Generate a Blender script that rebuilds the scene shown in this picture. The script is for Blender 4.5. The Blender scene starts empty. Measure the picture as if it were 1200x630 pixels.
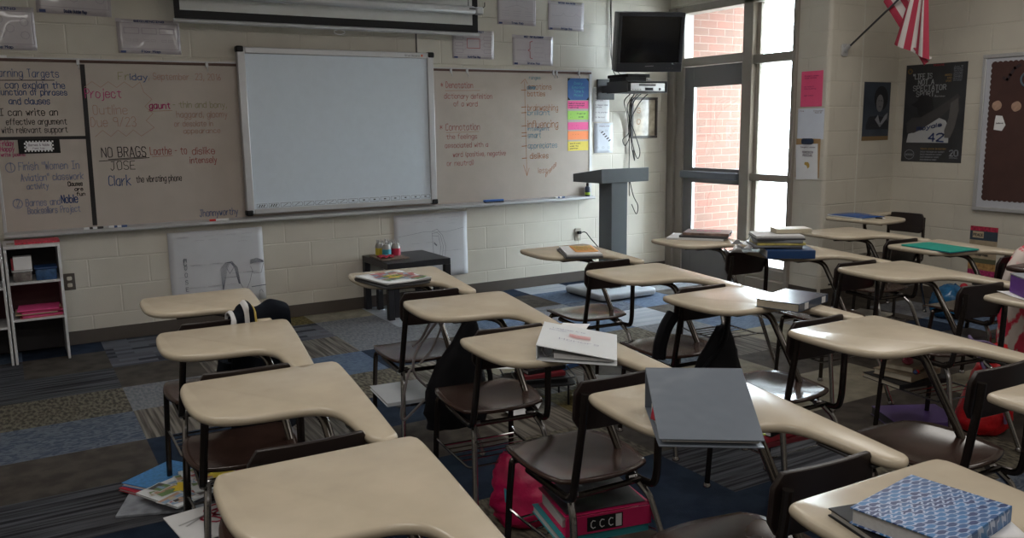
import bpy, bmesh, math, random
from mathutils import Vector, Matrix, noise
random.seed(7)
SC = bpy.context.scene
COL = SC.collection
V = Vector
R = math.radians

# ------------------------------------------------------------------ materials
MATS = {}
def mat(name, col, rough=.5, metal=0., spec=.5, var=0., vscale=20., bump=0., bscale=60., coat=0.):
    if name in MATS: return MATS[name]
    m = bpy.data.materials.new(name); m.use_nodes = True
    nt = m.node_tree; b = nt.nodes['Principled BSDF']
    b.inputs['Base Color'].default_value = (*col, 1)
    b.inputs['Roughness'].default_value = rough
    b.inputs['Metallic'].default_value = metal
    b.inputs['Specular IOR Level'].default_value = spec
    if coat: b.inputs['Coat Weight'].default_value = coat
    tc = nt.nodes.new('ShaderNodeTexCoord')
    if var or True:
        n = nt.nodes.new('ShaderNodeTexNoise'); n.inputs['Scale'].default_value = vscale
        n.inputs['Detail'].default_value = 4
        nt.links.new(tc.outputs['Object'], n.inputs['Vector'])
        r = nt.nodes.new('ShaderNodeValToRGB')
        v = max(var, .02)
        r.color_ramp.elements[0].position = .3; r.color_ramp.elements[1].position = .7
        r.color_ramp.elements[0].color = (*[c*(1-v) for c in col], 1)
        r.color_ramp.elements[1].color = (*[min(1, c*(1+v)) for c in col], 1)
        nt.links.new(n.outputs['Fac'], r.inputs['Fac']); nt.links.new(r.outputs['Color'], b.inputs['Base Color'])
    if bump:
        n2 = nt.nodes.new('ShaderNodeTexNoise'); n2.inputs['Scale'].default_value = bscale
        nt.links.new(tc.outputs['Object'], n2.inputs['Vector'])
        bp = nt.nodes.new('ShaderNodeBump'); bp.inputs['Strength'].default_value = .5; bp.inputs['Distance'].default_value = bump
        nt.links.new(n2.outputs['Fac'], bp.inputs['Height']); nt.links.new(bp.outputs['Normal'], b.inputs['Normal'])
    MATS[name] = m
    return m

def block_mat(name, swap, col, bw=.4064, bh=.2032, mort=.007, mortcol=None, varcol=None, bumpd=.0022, rough=.55, xoff=0.):
    """painted masonry; swap 'x' runs along world X, 'y' along world Y; object coordinates are world here"""
    m = bpy.data.materials.new(name); m.use_nodes = True
    nt = m.node_tree; b = nt.nodes['Principled BSDF']; L = nt.links.new
    tc = nt.nodes.new('ShaderNodeTexCoord'); sp = nt.nodes.new('ShaderNodeSeparateXYZ'); cb = nt.nodes.new('ShaderNodeCombineXYZ')
    L(tc.outputs['Object'], sp.inputs[0])
    ad = nt.nodes.new('ShaderNodeMath'); ad.operation = 'ADD'; ad.inputs[1].default_value = xoff + bw*40
    L(sp.outputs['X' if swap == 'x' else 'Y'], ad.inputs[0]); L(ad.outputs[0], cb.inputs[0]); L(sp.outputs['Z'], cb.inputs[1])
    t = nt.nodes.new('ShaderNodeTexBrick'); L(cb.outputs[0], t.inputs['Vector'])
    t.inputs['Scale'].default_value = 1; t.inputs['Brick Width'].default_value = bw; t.inputs['Row Height'].default_value = bh
    t.inputs['Mortar Size'].default_value = mort; t.inputs['Mortar Smooth'].default_value = .6; t.offset = .5; t.offset_frequency = 2
    c2 = varcol or [c*.985 for c in col]
    t.inputs['Color1'].default_value = (*col, 1); t.inputs['Color2'].default_value = (*c2, 1)
    t.inputs['Mortar'].default_value = (*(mortcol or [c*.985 for c in col]), 1)
    n = nt.nodes.new('ShaderNodeTexNoise'); n.inputs['Scale'].default_value = 3; L(tc.outputs['Object'], n.inputs['Vector'])
    mx = nt.nodes.new('ShaderNodeMixRGB'); mx.blend_type = 'MULTIPLY'; mx.inputs[0].default_value = .25
    L(t.outputs['Color'], mx.inputs[1]); L(n.outputs['Fac'], mx.inputs[2]); L(mx.outputs[0], b.inputs['Base Color'])
    n2 = nt.nodes.new('ShaderNodeTexNoise'); n2.inputs['Scale'].default_value = 130; L(tc.outputs['Object'], n2.inputs['Vector'])
    ma = nt.nodes.new('ShaderNodeMath'); ma.operation = 'MULTIPLY_ADD'; ma.inputs[1].default_value = -1.; 
    m3 = nt.nodes.new('ShaderNodeMath'); m3.operation = 'MULTIPLY'; m3.inputs[1].default_value = .25
    L(n2.outputs['Fac'], m3.inputs[0]); L(t.outputs['Fac'], ma.inputs[0]); L(m3.outputs[0], ma.inputs[2])
    bp = nt.nodes.new('ShaderNodeBump'); bp.inputs['Distance'].default_value = bumpd; bp.inputs['Strength'].default_value = .9
    L(ma.outputs[0], bp.inputs['Height']); L(bp.outputs['Normal'], b.inputs['Normal'])
    b.inputs['Roughness'].default_value = rough
    return m

def carpet_mat(name, col, col2, kind):
    m = bpy.data.materials.new(name); m.use_nodes = True
    nt = m.node_tree; b = nt.nodes['Principled BSDF']; L = nt.links.new
    tc = nt.nodes.new('ShaderNodeTexCoord'); mp = nt.nodes.new('ShaderNodeMapping'); L(tc.outputs['Object'], mp.inputs[0])
    if kind == 'stripe':
        w = nt.nodes.new('ShaderNodeTexNoise'); mp.inputs['Scale'].default_value = (1.5, 45, 1); w.inputs['Scale'].default_value = 1.; w.inputs['Detail'].default_value = 3
    elif kind == 'stripe_y':
        w = nt.nodes.new('ShaderNodeTexNoise'); mp.inputs['Scale'].default_value = (45, 1.5, 1); w.inputs['Scale'].default_value = 1.; w.inputs['Detail'].default_value = 3
    elif kind == 'squiggle':
        w = nt.nodes.new('ShaderNodeTexNoise'); mp.inputs['Scale'].default_value = (14, 30, 1); w.inputs['Scale'].default_value = 1.; w.inputs['Distortion'].default_value = 2.5; w.inputs['Detail'].default_value = 1
    elif kind == 'fleck':
        w = nt.nodes.new('ShaderNodeTexNoise'); mp.inputs['Scale'].default_value = (60, 22, 1); w.inputs['Scale'].default_value = 1.; w.inputs['Detail'].default_value = 2
    elif kind == 'block':
        w = nt.nodes.new('ShaderNodeTexBrick'); w.inputs['Scale'].default_value = 1; w.inputs['Brick Width'].default_value = .23; w.inputs['Row Height'].default_value = .055
        w.inputs['Mortar Size'].default_value = 0; w.inputs['Color1'].default_value = (0, 0, 0, 1); w.inputs['Color2'].default_value = (1, 1, 1, 1)
    else:
        w = nt.nodes.new('ShaderNodeTexNoise'); mp.inputs['Scale'].default_value = (9, 9, 1); w.inputs['Scale'].default_value = 1.; w.inputs['Detail'].default_value = 6
    L(mp.outputs[0], w.inputs['Vector'])
    r = nt.nodes.new('ShaderNodeValToRGB'); r.color_ramp.elements[0].position = .4; r.color_ramp.elements[1].position = .6
    if kind == 'block': r.color_ramp.elements[0].position = .2; r.color_ramp.elements[1].position = .8
    r.color_ramp.elements[0].color = (*col, 1); r.color_ramp.elements[1].color = (*col2, 1)
    L(w.outputs['Color'] if kind == 'block' else w.outputs['Fac'], r.inputs['Fac'])
    n = nt.nodes.new('ShaderNodeTexNoise'); n.inputs['Scale'].default_value = 350; n.inputs['Detail'].default_value = 2; L(tc.outputs['Object'], n.inputs['Vector'])
    mx = nt.nodes.new('ShaderNodeMixRGB'); mx.blend_type = 'OVERLAY'; mx.inputs[0].default_value = .5
    L(r.outputs['Color'], mx.inputs[1]); L(n.outputs['Fac'], mx.inputs[2]); L(mx.outputs[0], b.inputs['Base Color'])
    bp = nt.nodes.new('ShaderNodeBump'); bp.inputs['Distance'].default_value = .003; L(n.outputs['Fac'], bp.inputs['Height']); L(bp.outputs['Normal'], b.inputs['Normal'])
    b.inputs['Roughness'].default_value = .95; b.inputs['Specular IOR Level'].default_value = .15
    return m

# ------------------------------------------------------------------ mesh builder
class MB:
    def __init__(s): s.v = []; s.f = []; s.mi = []
    def add(s, vs, fs, mi=0):
        o = len(s.v); s.v += [tuple(v) for v in vs]; s.f += [tuple(i+o for i in f) for f in fs]; s.mi += [mi]*len(fs); return s
    def box(s, a, b, mi=0, M=None):
        x0, y0, z0 = a; x1, y1, z1 = b
        vs = [V(p) for p in ((x0,y0,z0),(x1,y0,z0),(x1,y1,z0),(x0,y1,z0),(x0,y0,z1),(x1,y0,z1),(x1,y1,z1),(x0,y1,z1))]
        if M: vs = [M @ v for v in vs]
        return s.add(vs, [(0,3,2,1),(4,5,6,7),(0,1,5,4),(1,2,6,5),(2,3,7,6),(3,0,4,7)], mi)
    def tube(s, pts, r, n=10, mi=0, caps=True, close=False):
        pts = [V(p) for p in pts]; N = len(pts)
        rs = r if isinstance(r, (list, tuple)) else [r]*N
        vs = []; up = None
        for i, p in enumerate(pts):
            if close: t = (pts[(i+1) % N] - pts[i-1]).normalized()
            else: t = ((pts[min(i+1, N-1)] - pts[i]).normalized() + (pts[i] - pts[max(i-1, 0)]).normalized()).normalized()
            if up is None:
                up = V((0,0,1)) if abs(t.z) < .9 else V((1,0,0))
            a = (up - t*up.dot(t)).normalized(); up = a; c = t.cross(a)
            for k in range(n):
                an = 2*math.pi*k/n; vs.append(p + (a*math.cos(an) + c*math.sin(an))*rs[i])
        fs = []
        for i in range(N if close else N-1):
            j = (i+1) % N
            for k in range(n): fs.append((i*n+k, i*n+(k+1) % n, j*n+(k+1) % n, j*n+k))
        if caps and not close: fs += [tuple(range(n-1, -1, -1)), tuple((N-1)*n+k for k in range(n))]
        return s.add(vs, fs, mi)
    def lathe(s, prof, c=(0,0,0), n=20, mi=0):
        c = V(c); vs = []
        for r, z in prof:
            for k in range(n):
                a = 2*math.pi*k/n; vs.append(c + V((r*math.cos(a), r*math.sin(a), z)))
        fs = []; N = len(prof)
        for i in range(N-1):
            for k in range(n): fs.append((i*n+k, i*n+(k+1) % n, (i+1)*n+(k+1) % n, (i+1)*n+k))
        fs += [tuple(range(n-1, -1, -1)), tuple((N-1)*n+k for k in range(n))]
        return s.add(vs, fs, mi)
    def slab(s, out, z0, z1, r=.006, mi=0, M=None):
        """outline (counter-clockwise) extruded with rounded edges"""
        n = len(out); o2 = [V((p[0], p[1])) for p in out]; nr = []
        for i in range(n):
            e = (o2[(i+1) % n] - o2[i-1]); e.normalize(); nr.append(V((e.y, -e.x)))
        rings = []
        for a in (90, 60, 30, 0): rings.append((r*(1-math.cos(R(a))), z1 - r + r*math.sin(R(a))))
        rings[0] = (r*1.0, z1)
        for a in (0, 45, 90): rings.append((r*(1-math.cos(R(a))), z0 + r - r*math.sin(R(a))))
        vs = []
        for ins, z in rings:
            for i in range(n):
                p = o2[i] - nr[i]*ins; vs.append(V((p.x, p.y, z)))
        if M: vs = [M @ v for v in vs]
        fs = [tuple(range(n))]
        for k in range(len(rings)-1):
            for i in range(n): fs.append((k*n+i, (k+1)*n+i, (k+1)*n+(i+1) % n, k*n+(i+1) % n))
        fs.append(tuple((len(rings)-1)*n+i for i in range(n-1, -1, -1)))
        return s.add(vs, fs, mi)
    def grid(s, fn, nu, nv, mi=0, mif=None):
        vs = [fn(i/nu, j/nv) for j in range(nv+1) for i in range(nu+1)]
        o = len(s.v); s.v += [tuple(v) for v in vs]
        for j in range(nv):
            for i in range(nu):
                a = o + j*(nu+1) + i; s.f.append((a, a+1, a+nu+2, a+nu+1)); s.mi.append(mif(i, j) if mif else mi)
        return s
    def ribbon(s, fn, pts, w, mi=0):
        """flat stroke through 2-D points; fn maps (x,y) to 3-D"""
        for (a, b) in zip(pts[:-1], pts[1:]):
            a = V(a); b = V(b); d = b - a
            if d.length < 1e-6: continue
            d.normalize(); n = V((-d.y, d.x))*w/2; e = d*w*.35
            s.add([fn(*(a-e+n)), fn(*(a-e-n)), fn(*(b+e-n)), fn(*(b+e+n))], [(0,1,2,3)], mi)
        return s

def obj(name, mb, mats, parent=None, smooth=35, bevel=0, loc=None, solid=0, sub=0, label=None):
    me = bpy.data.meshes.new(name); me.from_pydata(mb.v, [], mb.f); me.validate()
    ms = mats if isinstance(mats, (list, tuple)) else [mats]
    for m in ms: me.materials.append(m)
    if len(ms) > 1 and len(me.polygons) == len(mb.mi): me.polygons.foreach_set('material_index', mb.mi)
    bm = bmesh.new(); bm.from_mesh(me); bmesh.ops.recalc_face_normals(bm, faces=bm.faces) if not getattr(mb, 'keep', False) else None
    bm.to_mesh(me); bm.free()
    if smooth:
        me.polygons.foreach_set('use_smooth', [True]*len(me.polygons)); me.set_sharp_from_angle(angle=R(smooth))
    o = bpy.data.objects.new(name, me); COL.objects.link(o)
    if parent: o.parent = parent
    if loc: o.location = loc
    if solid:
        md = o.modifiers.new('Solid', 'SOLIDIFY'); md.thickness = solid; md.offset = 0
    if bevel:
        md = o.modifiers.new('Bevel', 'BEVEL'); md.width = bevel; md.segments = 2; md.limit_method = 'ANGLE'; md.angle_limit = R(40)
    if sub:
        md = o.modifiers.new('Sub', 'SUBSURF'); md.levels = sub; md.render_levels = sub
    if label: o['label'] = label
    return o
def tag(o, label, cat, group=None, kind=None):
    if label: o['label'] = label
    if cat: o['category'] = cat
    if group: o['group'] = group
    if kind: o['kind'] = kind
    return o
def thing(name, label, cat, loc=(0,0,0), rz=0, group=None):
    o = bpy.data.objects.new(name, None); COL.objects.link(o); o.empty_display_size = .1
    o.location = loc; o.rotation_euler = (0, 0, rz)
    return tag(o, label, cat, group)
def struct(name, mb=None, mats=None, parent=None, **k):
    o = obj(name, mb, mats, parent, **k) if mb else thing(name, None, None)
    if not parent: o['kind'] = 'structure'
    return o
def copy_tree(o, parent=None):
    c = o.copy(); COL.objects.link(c)
    if parent: c.parent = parent; c.matrix_parent_inverse = o.matrix_parent_inverse.copy()
    for ch in list(o.children): copy_tree(ch, c)
    return c
def spline(pts, k=6, closed=False):
    """Catmull-Rom through points"""
    P = [V(p) for p in pts]; n = len(P); out = []
    rng = range(n) if closed else range(n-1)
    for i in rng:
        a = P[(i-1) % n] if closed or i > 0 else P[0]*2 - P[1]
        b = P[i]; c = P[(i+1) % n]; d = P[(i+2) % n] if closed or i+2 < n else P[-1]*2 - P[-2]
        for j in range(k):
            t = j/k
            out.append(.5*((2*b) + (c-a)*t + (2*a-5*b+4*c-d)*t*t + (3*b-a-3*c+d)*t**3))
    if not closed: out.append(P[-1])
    return out
def rrect(x0, y0, x1, y1, r, n=5):
    out = []
    for cx, cy, a0 in ((x1-r, y0+r, -90), (x1-r, y1-r, 0), (x0+r, y1-r, 90), (x0+r, y0+r, 180)):
        for k in range(n+1):
            a = R(a0 + 90*k/n); out.append((cx + r*math.cos(a), cy + r*math.sin(a)))
    return out
def round_path(pts, r, n=5):
    """polyline with its corners rounded"""
    P = [V(p) for p in pts]; out = [P[0]]
    for i in range(1, len(P)-1):
        a = (P[i-1]-P[i]); b = (P[i+1]-P[i]); q = min(r, a.length*.45, b.length*.45)
        s = P[i] + a.normalized()*q; e = P[i] + b.normalized()*q
        for k in range(n+1):
            t = k/n; out.append(s*(1-t)**2 + P[i]*2*t*(1-t) + e*t*t)
    out.append(P[-1]); return out

# ------------------------------------------------------------------ handwriting
G = {
'a':"46 26 05 03 12 32 44;46 42",'b':"08 02;05 26 45 43 32 12 03",'c':"45 36 16 05 03 12 32 43",'d':"48 42;45 36 16 05 03 12 32 43",
'e':"04 44 45 36 16 05 03 12 32 43",'f':"38 28 17 12;06 36",'g':"46 26 05 03 12 32 44;46 41 30 10 01",'h':"08 02;05 26 36 45 42",
'i':"06 02;07 08",'j':"26 21 10 00;27 28",'k':"08 02;46 04;14 42",'l':"08 02",'m':"06 02;05 16 26 35 32;35 46 56 65 62",'n':"06 02;05 26 36 45 42",
'o':"16 05 03 12 32 43 45 36 16",'p':"06 00;05 16 36 45 43 32 12 03",'q':"46 40;45 36 16 05 03 12 32 43",'r':"06 02;04 15 26 36",
's':"45 36 16 05 14 34 43 32 12 03",'t':"27 23 32 42;06 46",'u':"06 03 12 32 43;46 42",'v':"06 22 46",'w':"06 12 25 32 46",'x':"06 42;46 02",
'y':"06 23;46 10 00",'z':"06 46 02 42",
'A':"02 28 42;14 34",'B':"02 08 38 47 46 35 05;35 44 43 32 02",'C':"47 38 18 07 03 12 32 43",'D':"02 08 28 46 44 22 02",'E':"48 08 02 42;05 35",
'F':"48 08 02;05 35",'G':"47 38 18 07 03 12 32 43 45 25",'H':"02 08;42 48;05 45",'I':"08 48;28 22;02 42",'J':"18 48;38 33 22 12 03",'K':"08 02;48 05 42",
'L':"08 02 42",'M':"02 08 25 48 42",'N':"02 08 42 48",'O':"18 07 03 12 32 43 47 38 18",'P':"02 08 38 47 46 35 05",'Q':"18 07 03 12 32 43 47 38 18;34 51",
'R':"02 08 38 47 46 35 05;25 42",'S':"47 38 18 07 06 15 35 44 43 32 12 03",'T':"08 48;28 22",'U':"08 03 12 32 43 48",'V':"08 22 48",'W':"08 12 26 32 48",
'X':"08 42;48 02",'Y':"08 25 48;25 22",'Z':"08 48 02 42",
'0':"18 07 03 12 32 43 47 38 18",'1':"17 28 22",'2':"07 18 38 47 46 02 42",'3':"07 18 38 47 46 35 25;35 44 43 32 12 03",'4':"32 38 04 44",
'5':"48 08 05 35 44 43 32 03",'6':"38 15 03 12 32 43 44 35 04",'7':"08 48 22",'8':"18 07 06 15 35 44 43 32 12 03 04 15;35 46 47 38 18",'9':"42 47 38 18 07 06 15 35 46",
'-':"05 35",',':"13 01",'.':"12 13",'*':"27 23;06 44;46 04",'(':"28 16 14 22",')':"08 16 14 02",'/':"48 02",'{':"38 27 26 15 24 23 32",'"':"08 06;28 26",'!':"08 04;02 03",'&':"42 07 18 27 04 12 32 44",':':"03 02;05 06"}
def text_strokes(t):
    x = 0; out = []
    for ch in t:
        if ch == ' ': x += 4; continue
        g = G.get(ch)
        if not g: x += 4; continue
        mxx = 0
        for st in g.split(';'):
            pts = [(int(p[0]), int(p[1])-2) for p in st.split()]; mxx = max(mxx, max(p[0] for p in pts))
            out.append([(x+a, b) for a, b in pts])
        x += mxx + 1.7
    return out, max(x-1.7, 1)
def write(mb, t, fn, x0, x1, y, h, w=.006, mi=0, jit=.25, slope=0):
    """writes text t between x0 and x1, capital height h, baseline y"""
    st, W = text_strokes(t); sx = (x1-x0)/W; sy = h/6
    rr = random.Random(hash(t) % 1000 if False else len(t)*7+3)
    for s in st:
        pts = [(x0 + (a + rr.uniform(-jit, jit))*sx, y + (b + rr.uniform(-jit, jit))*sy + slope*(a/W)) for a, b in s]
        mb.ribbon(fn, pts, w, mi)
    return mb
SKY, LAMP, SUN, EXPO = 30, 13, 0.0, .12
# ------------------------------------------------------------------ palette
WALLC = (.64, .60, .52)
m_wall_x = block_mat('painted block along x', 'x', WALLC)
m_wall_y = block_mat('painted block along y', 'y', WALLC, xoff=.1)
m_brick = block_mat('red brick', 'x', (.150, .056, .037), bw=.232, bh=.0775, mort=.005, mortcol=(.20, .150, .120), varcol=(.11, .056, .038), bumpd=.004, rough=.85)
m_ceil = mat('ceiling tile', (.7, .69, .65), .9)
m_base = mat('brown vinyl base', (.075, .062, .052), .5)
m_frame = mat('bronze grey metal', (.27, .24, .21), .45, .1)
m_frame2 = mat('dark door paint', (.15, .145, .145), .5, .1)
m_alu = mat('brushed aluminium', (.55, .56, .58), .35, .85)
m_alum = mat('satin aluminium', (.50, .50, .51), .45, .4)
m_board = mat('old marker board', (.43, .378, .335), .32, var=.04, vscale=5)
m_tape = mat('black tape', (.012, .010, .012), .6)
m_plain = mat('plain white card', (.74, .77, .80), .35)
m_white = mat('white board surface', (.60, .66, .73), .35)
m_paper = mat('white paper', (.78, .78, .80), .7)
m_lam = mat('laminated lilac paper', (.50, .465, .49), .22)
m_lam.node_tree.nodes['Principled BSDF'].inputs['Coat Weight'].default_value = .6
m_blk = mat('black plastic', (.010, .010, .012), .45, spec=.25)
m_blk2 = mat('black gloss', (.008, .009, .012), .15)
m_dkgrey = mat('dark grey', (.05, .05, .055), .5)
m_ink_k = mat('black marker ink', (.03, .025, .03), .6)
m_ink_b = mat('blue marker ink', (.05, .09, .23), .6)
m_ink_b2 = mat('faded blue ink', (.18, .21, .33), .6)
m_ink_r = mat('red marker ink', (.32, .07, .07), .6)
m_ink_r2 = mat('faded red ink', (.36, .20, .16), .6)
m_ink_m = mat('magenta marker ink', (.45, .03, .16), .6)
m_ink_o = mat('brown orange ink', (.34, .13, .06), .6)
m_ink_t = mat('teal ink', (.10, .22, .30), .6)
m_ink_g = mat('faded green ink', (.25, .24, .12), .6)
m_navy = mat('navy print', (.03, .05, .16), .5)
m_line = mat('grey print line', (.30, .26, .30), .6)
m_redline = mat('maroon print line', (.35, .07, .09), .6)
m_glass = bpy.data.materials.new('window glass'); m_glass.use_nodes = True
_nt = m_glass.node_tree; _nt.nodes.remove(_nt.nodes['Principled BSDF'])
_tr = _nt.nodes.new('ShaderNodeBsdfTransparent'); _gl = _nt.nodes.new('ShaderNodeBsdfGlossy'); _gl.inputs['Roughness'].default_value = .02
_mx = _nt.nodes.new('ShaderNodeMixShader'); _tr.inputs['Color'].default_value = (.94, .97, .97, 1)
_mx.inputs[0].default_value = .05; _nt.links.new(_tr.outputs[0], _mx.inputs[1]); _nt.links.new(_gl.outputs[0], _mx.inputs[2]); _nt.links.new(_mx.outputs[0], _nt.nodes['Material Output'].inputs['Surface'])

# ------------------------------------------------------------------ shell
XL, XD, XR, YB, YA, ZC = -2.4, 5.19, 6.08, -9.0, -1.94, 2.95
struct('wall_front', MB().box((XL-.2, 0, 0), (XD+.2, .2, ZC)), m_wall_x, smooth=0)
struct('wall_left', MB().box((XL-.2, YB, 0), (XL, 0, ZC)), m_wall_y, smooth=0)
struct('wall_back', MB().box((XL-.2, YB-.2, 0), (XR+.2, YB, ZC)), m_wall_x, smooth=0)
struct('wall_right', MB().box((XR, YB, 0), (XR+.2, YA, ZC)), m_wall_y, smooth=0)
# pier beside the sidelight, with the rounded outer corner, running into the alcove wall
pier = MB(); out = [(XD, -1.62)]
rr_ = .035
for k in range(7):
    a = R(180 + 90*k/6); out.append((XD+rr_ + rr_*math.cos(a), YA+rr_ + rr_*math.sin(a)))
out += [(XR+.2, YA), (XR+.2, YA+.22), (XD+.22, YA+.22), (XD+.22, -1.62)]
n_ = len(out); pv = [(x, y, 0) for x, y in out] + [(x, y, ZC) for x, y in out]
for i in range(n_):
    j = (i+1) % n_; dx = abs(out[j][0]-out[i][0]); dy = abs(out[j][1]-out[i][1])
    pier.add([pv[i], pv[j], pv[j+n_], pv[i+n_]], [(0, 1, 2, 3)], 0 if dx > dy else 1)
pier.add(pv[n_:], [tuple(range(n_))], 0)
struct('wall_pier', pier, [m_wall_x, m_wall_y], smooth=50)
struct('wall_lintel', MB().box((XD, -1.62, 2.62), (XD+.2, 0, ZC)), m_wall_y, smooth=0)
ceil = MB().box((XL-.2, YB-.2, ZC), (XR+.2, .2, ZC+.1))
struct('ceiling', ceil, m_ceil, smooth=0)
cj = MB().box((5.592, YA-.004, 0), (5.604, YA+.002, ZC))
struct('trim_1', cj, mat('sealant joint', (.60, .58, .52), .6), smooth=0)
# wiring raceway line running up the front wall above the projection screen
struct('trim_2', MB().box((2.408, -.006, 1.99), (2.420, 0, ZC)), mat('dark seam', (.09, .085, .08), .6), smooth=0)
# baseboards
struct('baseboard_front', MB().box((XL, -.008, 0), (XD, 0, .10)), m_base, bevel=.003)
struct('baseboard_right', MB().box((XR-.008, YB, 0), (XR, YA, .10)), m_base, bevel=.003)
struct('baseboard_left', MB().box((XL, YB, 0), (XL+.008, 0, .10)), m_base, bevel=.003)
bs = MB().box((XD-.008, YA+.02, 0), (XD, -1.62, .10)); bs.box((XD+.02, YA-.008, 0), (XR-.008, YA, .10))
bs.tube([(XD-.004, YA+.03, .05), (XD+.006, YA+.006, .05), (XD+.03, YA-.004, .05)], .004, 4)
struct('baseboard_alcove', bs, m_base)

# floor of half metre carpet tiles
CT = [carpet_mat('navy tile', (.009, .016, .034), (.014, .025, .048), 'plain'),
      carpet_mat('slate squiggle tile', (.055, .070, .105), (.12, .14, .17), 'squiggle'),
      carpet_mat('brown tile', (.050, .042, .036), (.075, .064, .054), 'plain'),
      carpet_mat('taupe fleck tile', (.055, .048, .040), (.15, .135, .10), 'fleck'),
      carpet_mat('charcoal stripe tile', (.018, .018, .022), (.085, .088, .10), 'stripe'),
      carpet_mat('grey tile', (.13, .135, .15), (.19, .195, .21), 'fleck'),
      carpet_mat('tan tile', (.20, .18, .135), (.26, .235, .18), 'plain'),
      carpet_mat('steel blue tile', (.07, .10, .16), (.11, .15, .22), 'squiggle'),
      carpet_mat('pale grey tile', (.27, .29, .32), (.34, .36, .39), 'stripe'),
      carpet_mat('block pattern tile', (.03, .033, .045), (.12, .125, .15), 'block'),
      carpet_mat('olive gold tile', (.085, .070, .028), (.15, .12, .05), 'fleck'),
      carpet_mat('brown stripe tile', (.06, .052, .045), (.19, .17, .145), 'stripe_y')]
# rows going away from the front wall (the first is the cut row against it), columns along it from x = -2.67
TM = {0:'',}
known = {(-1,0):7,(0,0):9,(1,0):9,(2,0):10,(3,0):6,(4,0):0,(5,0):8,(6,0):2,(7,0):0,(8,0):8,(9,0):0,(10,0):2,
 (-1,1):4,(0,1):2,(1,1):9,(2,1):9,(3,1):9,(4,1):1,(5,1):7,(6,1):5,(7,1):2,(8,1):7,(9,1):2,(10,1):5,
 (-2,2):0,(-1,2):4,(0,2):4,(1,2):6,(2,2):11,(3,2):8,(4,2):5,(5,2):8,(6,2):7,(7,2):5,(8,2):1,(9,2):7,(10,2):2,
 (-2,3):3,(-1,3):3,(0,3):3,(1,3):5,(2,3):7,(3,3):0,(4,3):11,(5,3):2,(6,3):11,(7,3):7,(8,3):8,(9,3):2,(10,3):0,
 (-2,4):3,(-1,4):1,(0,4):1,(1,4):11,(2,4):3,(3,4):2,(4,4):11,(5,4):6,(6,4):2,(7,4):3,(8,4):5,(9,4):7,(10,4):2,
 (-2,5):3,(-1,5):2,(0,5):2,(1,5):0,(2,5):11,(3,5):0,(4,5):11,(5,5):11,(6,5):2,(7,5):1,(8,5):2,(9,5):7,(10,5):5,
 (-2,6):4,(-1,6):4,(0,6):4,(1,6):11,(2,6):0,(3,6):10,(4,6):4,(5,6):2,(6,6):0,(7,6):6,(8,6):2,(9,6):6,
 (-1,7):4,(0,7):0,(1,7):4,(2,7):0,(3,7):3,(4,7):2,(5,7):2,(6,7):4,(7,7):2,(8,7):6,(9,7):2,
 (-1,8):2,(0,8):0,(1,8):2,(2,8):0,(3,8):3,(4,8):0,(5,8):4,(6,8):2,(7,8):0,(8,8):2,(9,8):6}
known.update({(2,0):9,(3,0):10,(4,0):6,(3,1):9,(4,1):5,(5,1):8,(3,2):11,(4,2):5,(5,2):5,(3,3):7,(4,3):0,(3,4):3,(1,2):2,(1,3):5,(1,4):11,(1,5):0,(0,1):2,(1,1):9,(0,5):2,(0,6):4,(1,6):4,(0,0):0,
 (3,6):2,(3,7):0,(4,6):11,(5,6):10,(4,7):3,(5,7):2,(5,8):4,(6,8):4,(4,9):0,(5,9):0,(7,8):2,(8,8):2,(7,7):6,(8,5):11,(9,5):6,(9,6):2,(2,7):0})
fl = MB(); ry = [.0]
y = -.31
while y > YB: ry.append(y); y -= .5
ry.append(YB)
cx = [XL]; x = -2.17
while x < XR + .2: cx.append(x); x += .5
cx.append(XR+.2)
rt = random.Random(4)
for j in range(len(ry)-1):
    for i in range(len(cx)-1):
        k = round((cx[i] + .67)/.5) if i else -4
        mi = known.get((k, j), rt.choice([0, 1, 2, 2, 3, 4, 5, 7, 11, 2]))
        fl.add([(cx[i], ry[j+1], 0), (cx[i+1], ry[j+1], 0), (cx[i+1], ry[j], 0), (cx[i], ry[j], 0)], [(0, 1, 2, 3)], mi)
fl.keep = True
struct('floor', fl, CT, smooth=0)
struct('floor_slab', MB().box((XL-.2, YB-.2, -.2), (XR+.2, .2, -.004)), m_ceil, smooth=0)

# ------------------------------------------------------------------ door, sidelight, transom
FX0, FX1 = XD-.03, XD+.12          # frame depth
def bars(mb, lst):
    for (y0, y1, z0, z1, *d) in lst:
        a, b = (d if d else (FX0, FX1)); mb.box((a, y0, z0), (b, y1, z1))
    return mb
fr = bars(MB(), [(-.10, -.0, 0, 2.62), (-.205, -.10, 0, 2.62, FX0+.03, FX1), (-1.125, -1.01, 0, 2.62), (-1.62, -1.575, 0, 2.62),
                 (-1.01, -.205, 2.05, 2.13, FX0+.01, FX1), (-1.575, -1.125, 2.02, 2.10, FX0+.01, FX1), (-1.575, -.205, 2.55, 2.62), (-1.575, -1.125, 0, .10), (-1.575, -1.125, .985, 1.05, FX0+.01, FX1)])
w1 = struct('window_1')
w1.location = (0, 0, 0)
obj('frame', fr, m_frame, w1, bevel=.006)
obj('kick_panel', MB().box((XD+.02, -1.575, .10), (XD+.08, -1.125, .19)), m_frame, w1, bevel=.004)
obj('glazing_bead', bars(MB(), [(-1.165, -1.125, 1.05, 2.02, XD+.03, XD+.06), (-1.165, -1.125, .19, .985, XD+.03, XD+.06), (-1.165, -1.125, 2.10, 2.55, XD+.03, XD+.06), (-1.575, -1.125, .19, .215, XD+.03, XD+.06)]),
    mat('pale glazing bead', (.42, .38, .33), .5), w1, bevel=.003)
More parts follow.
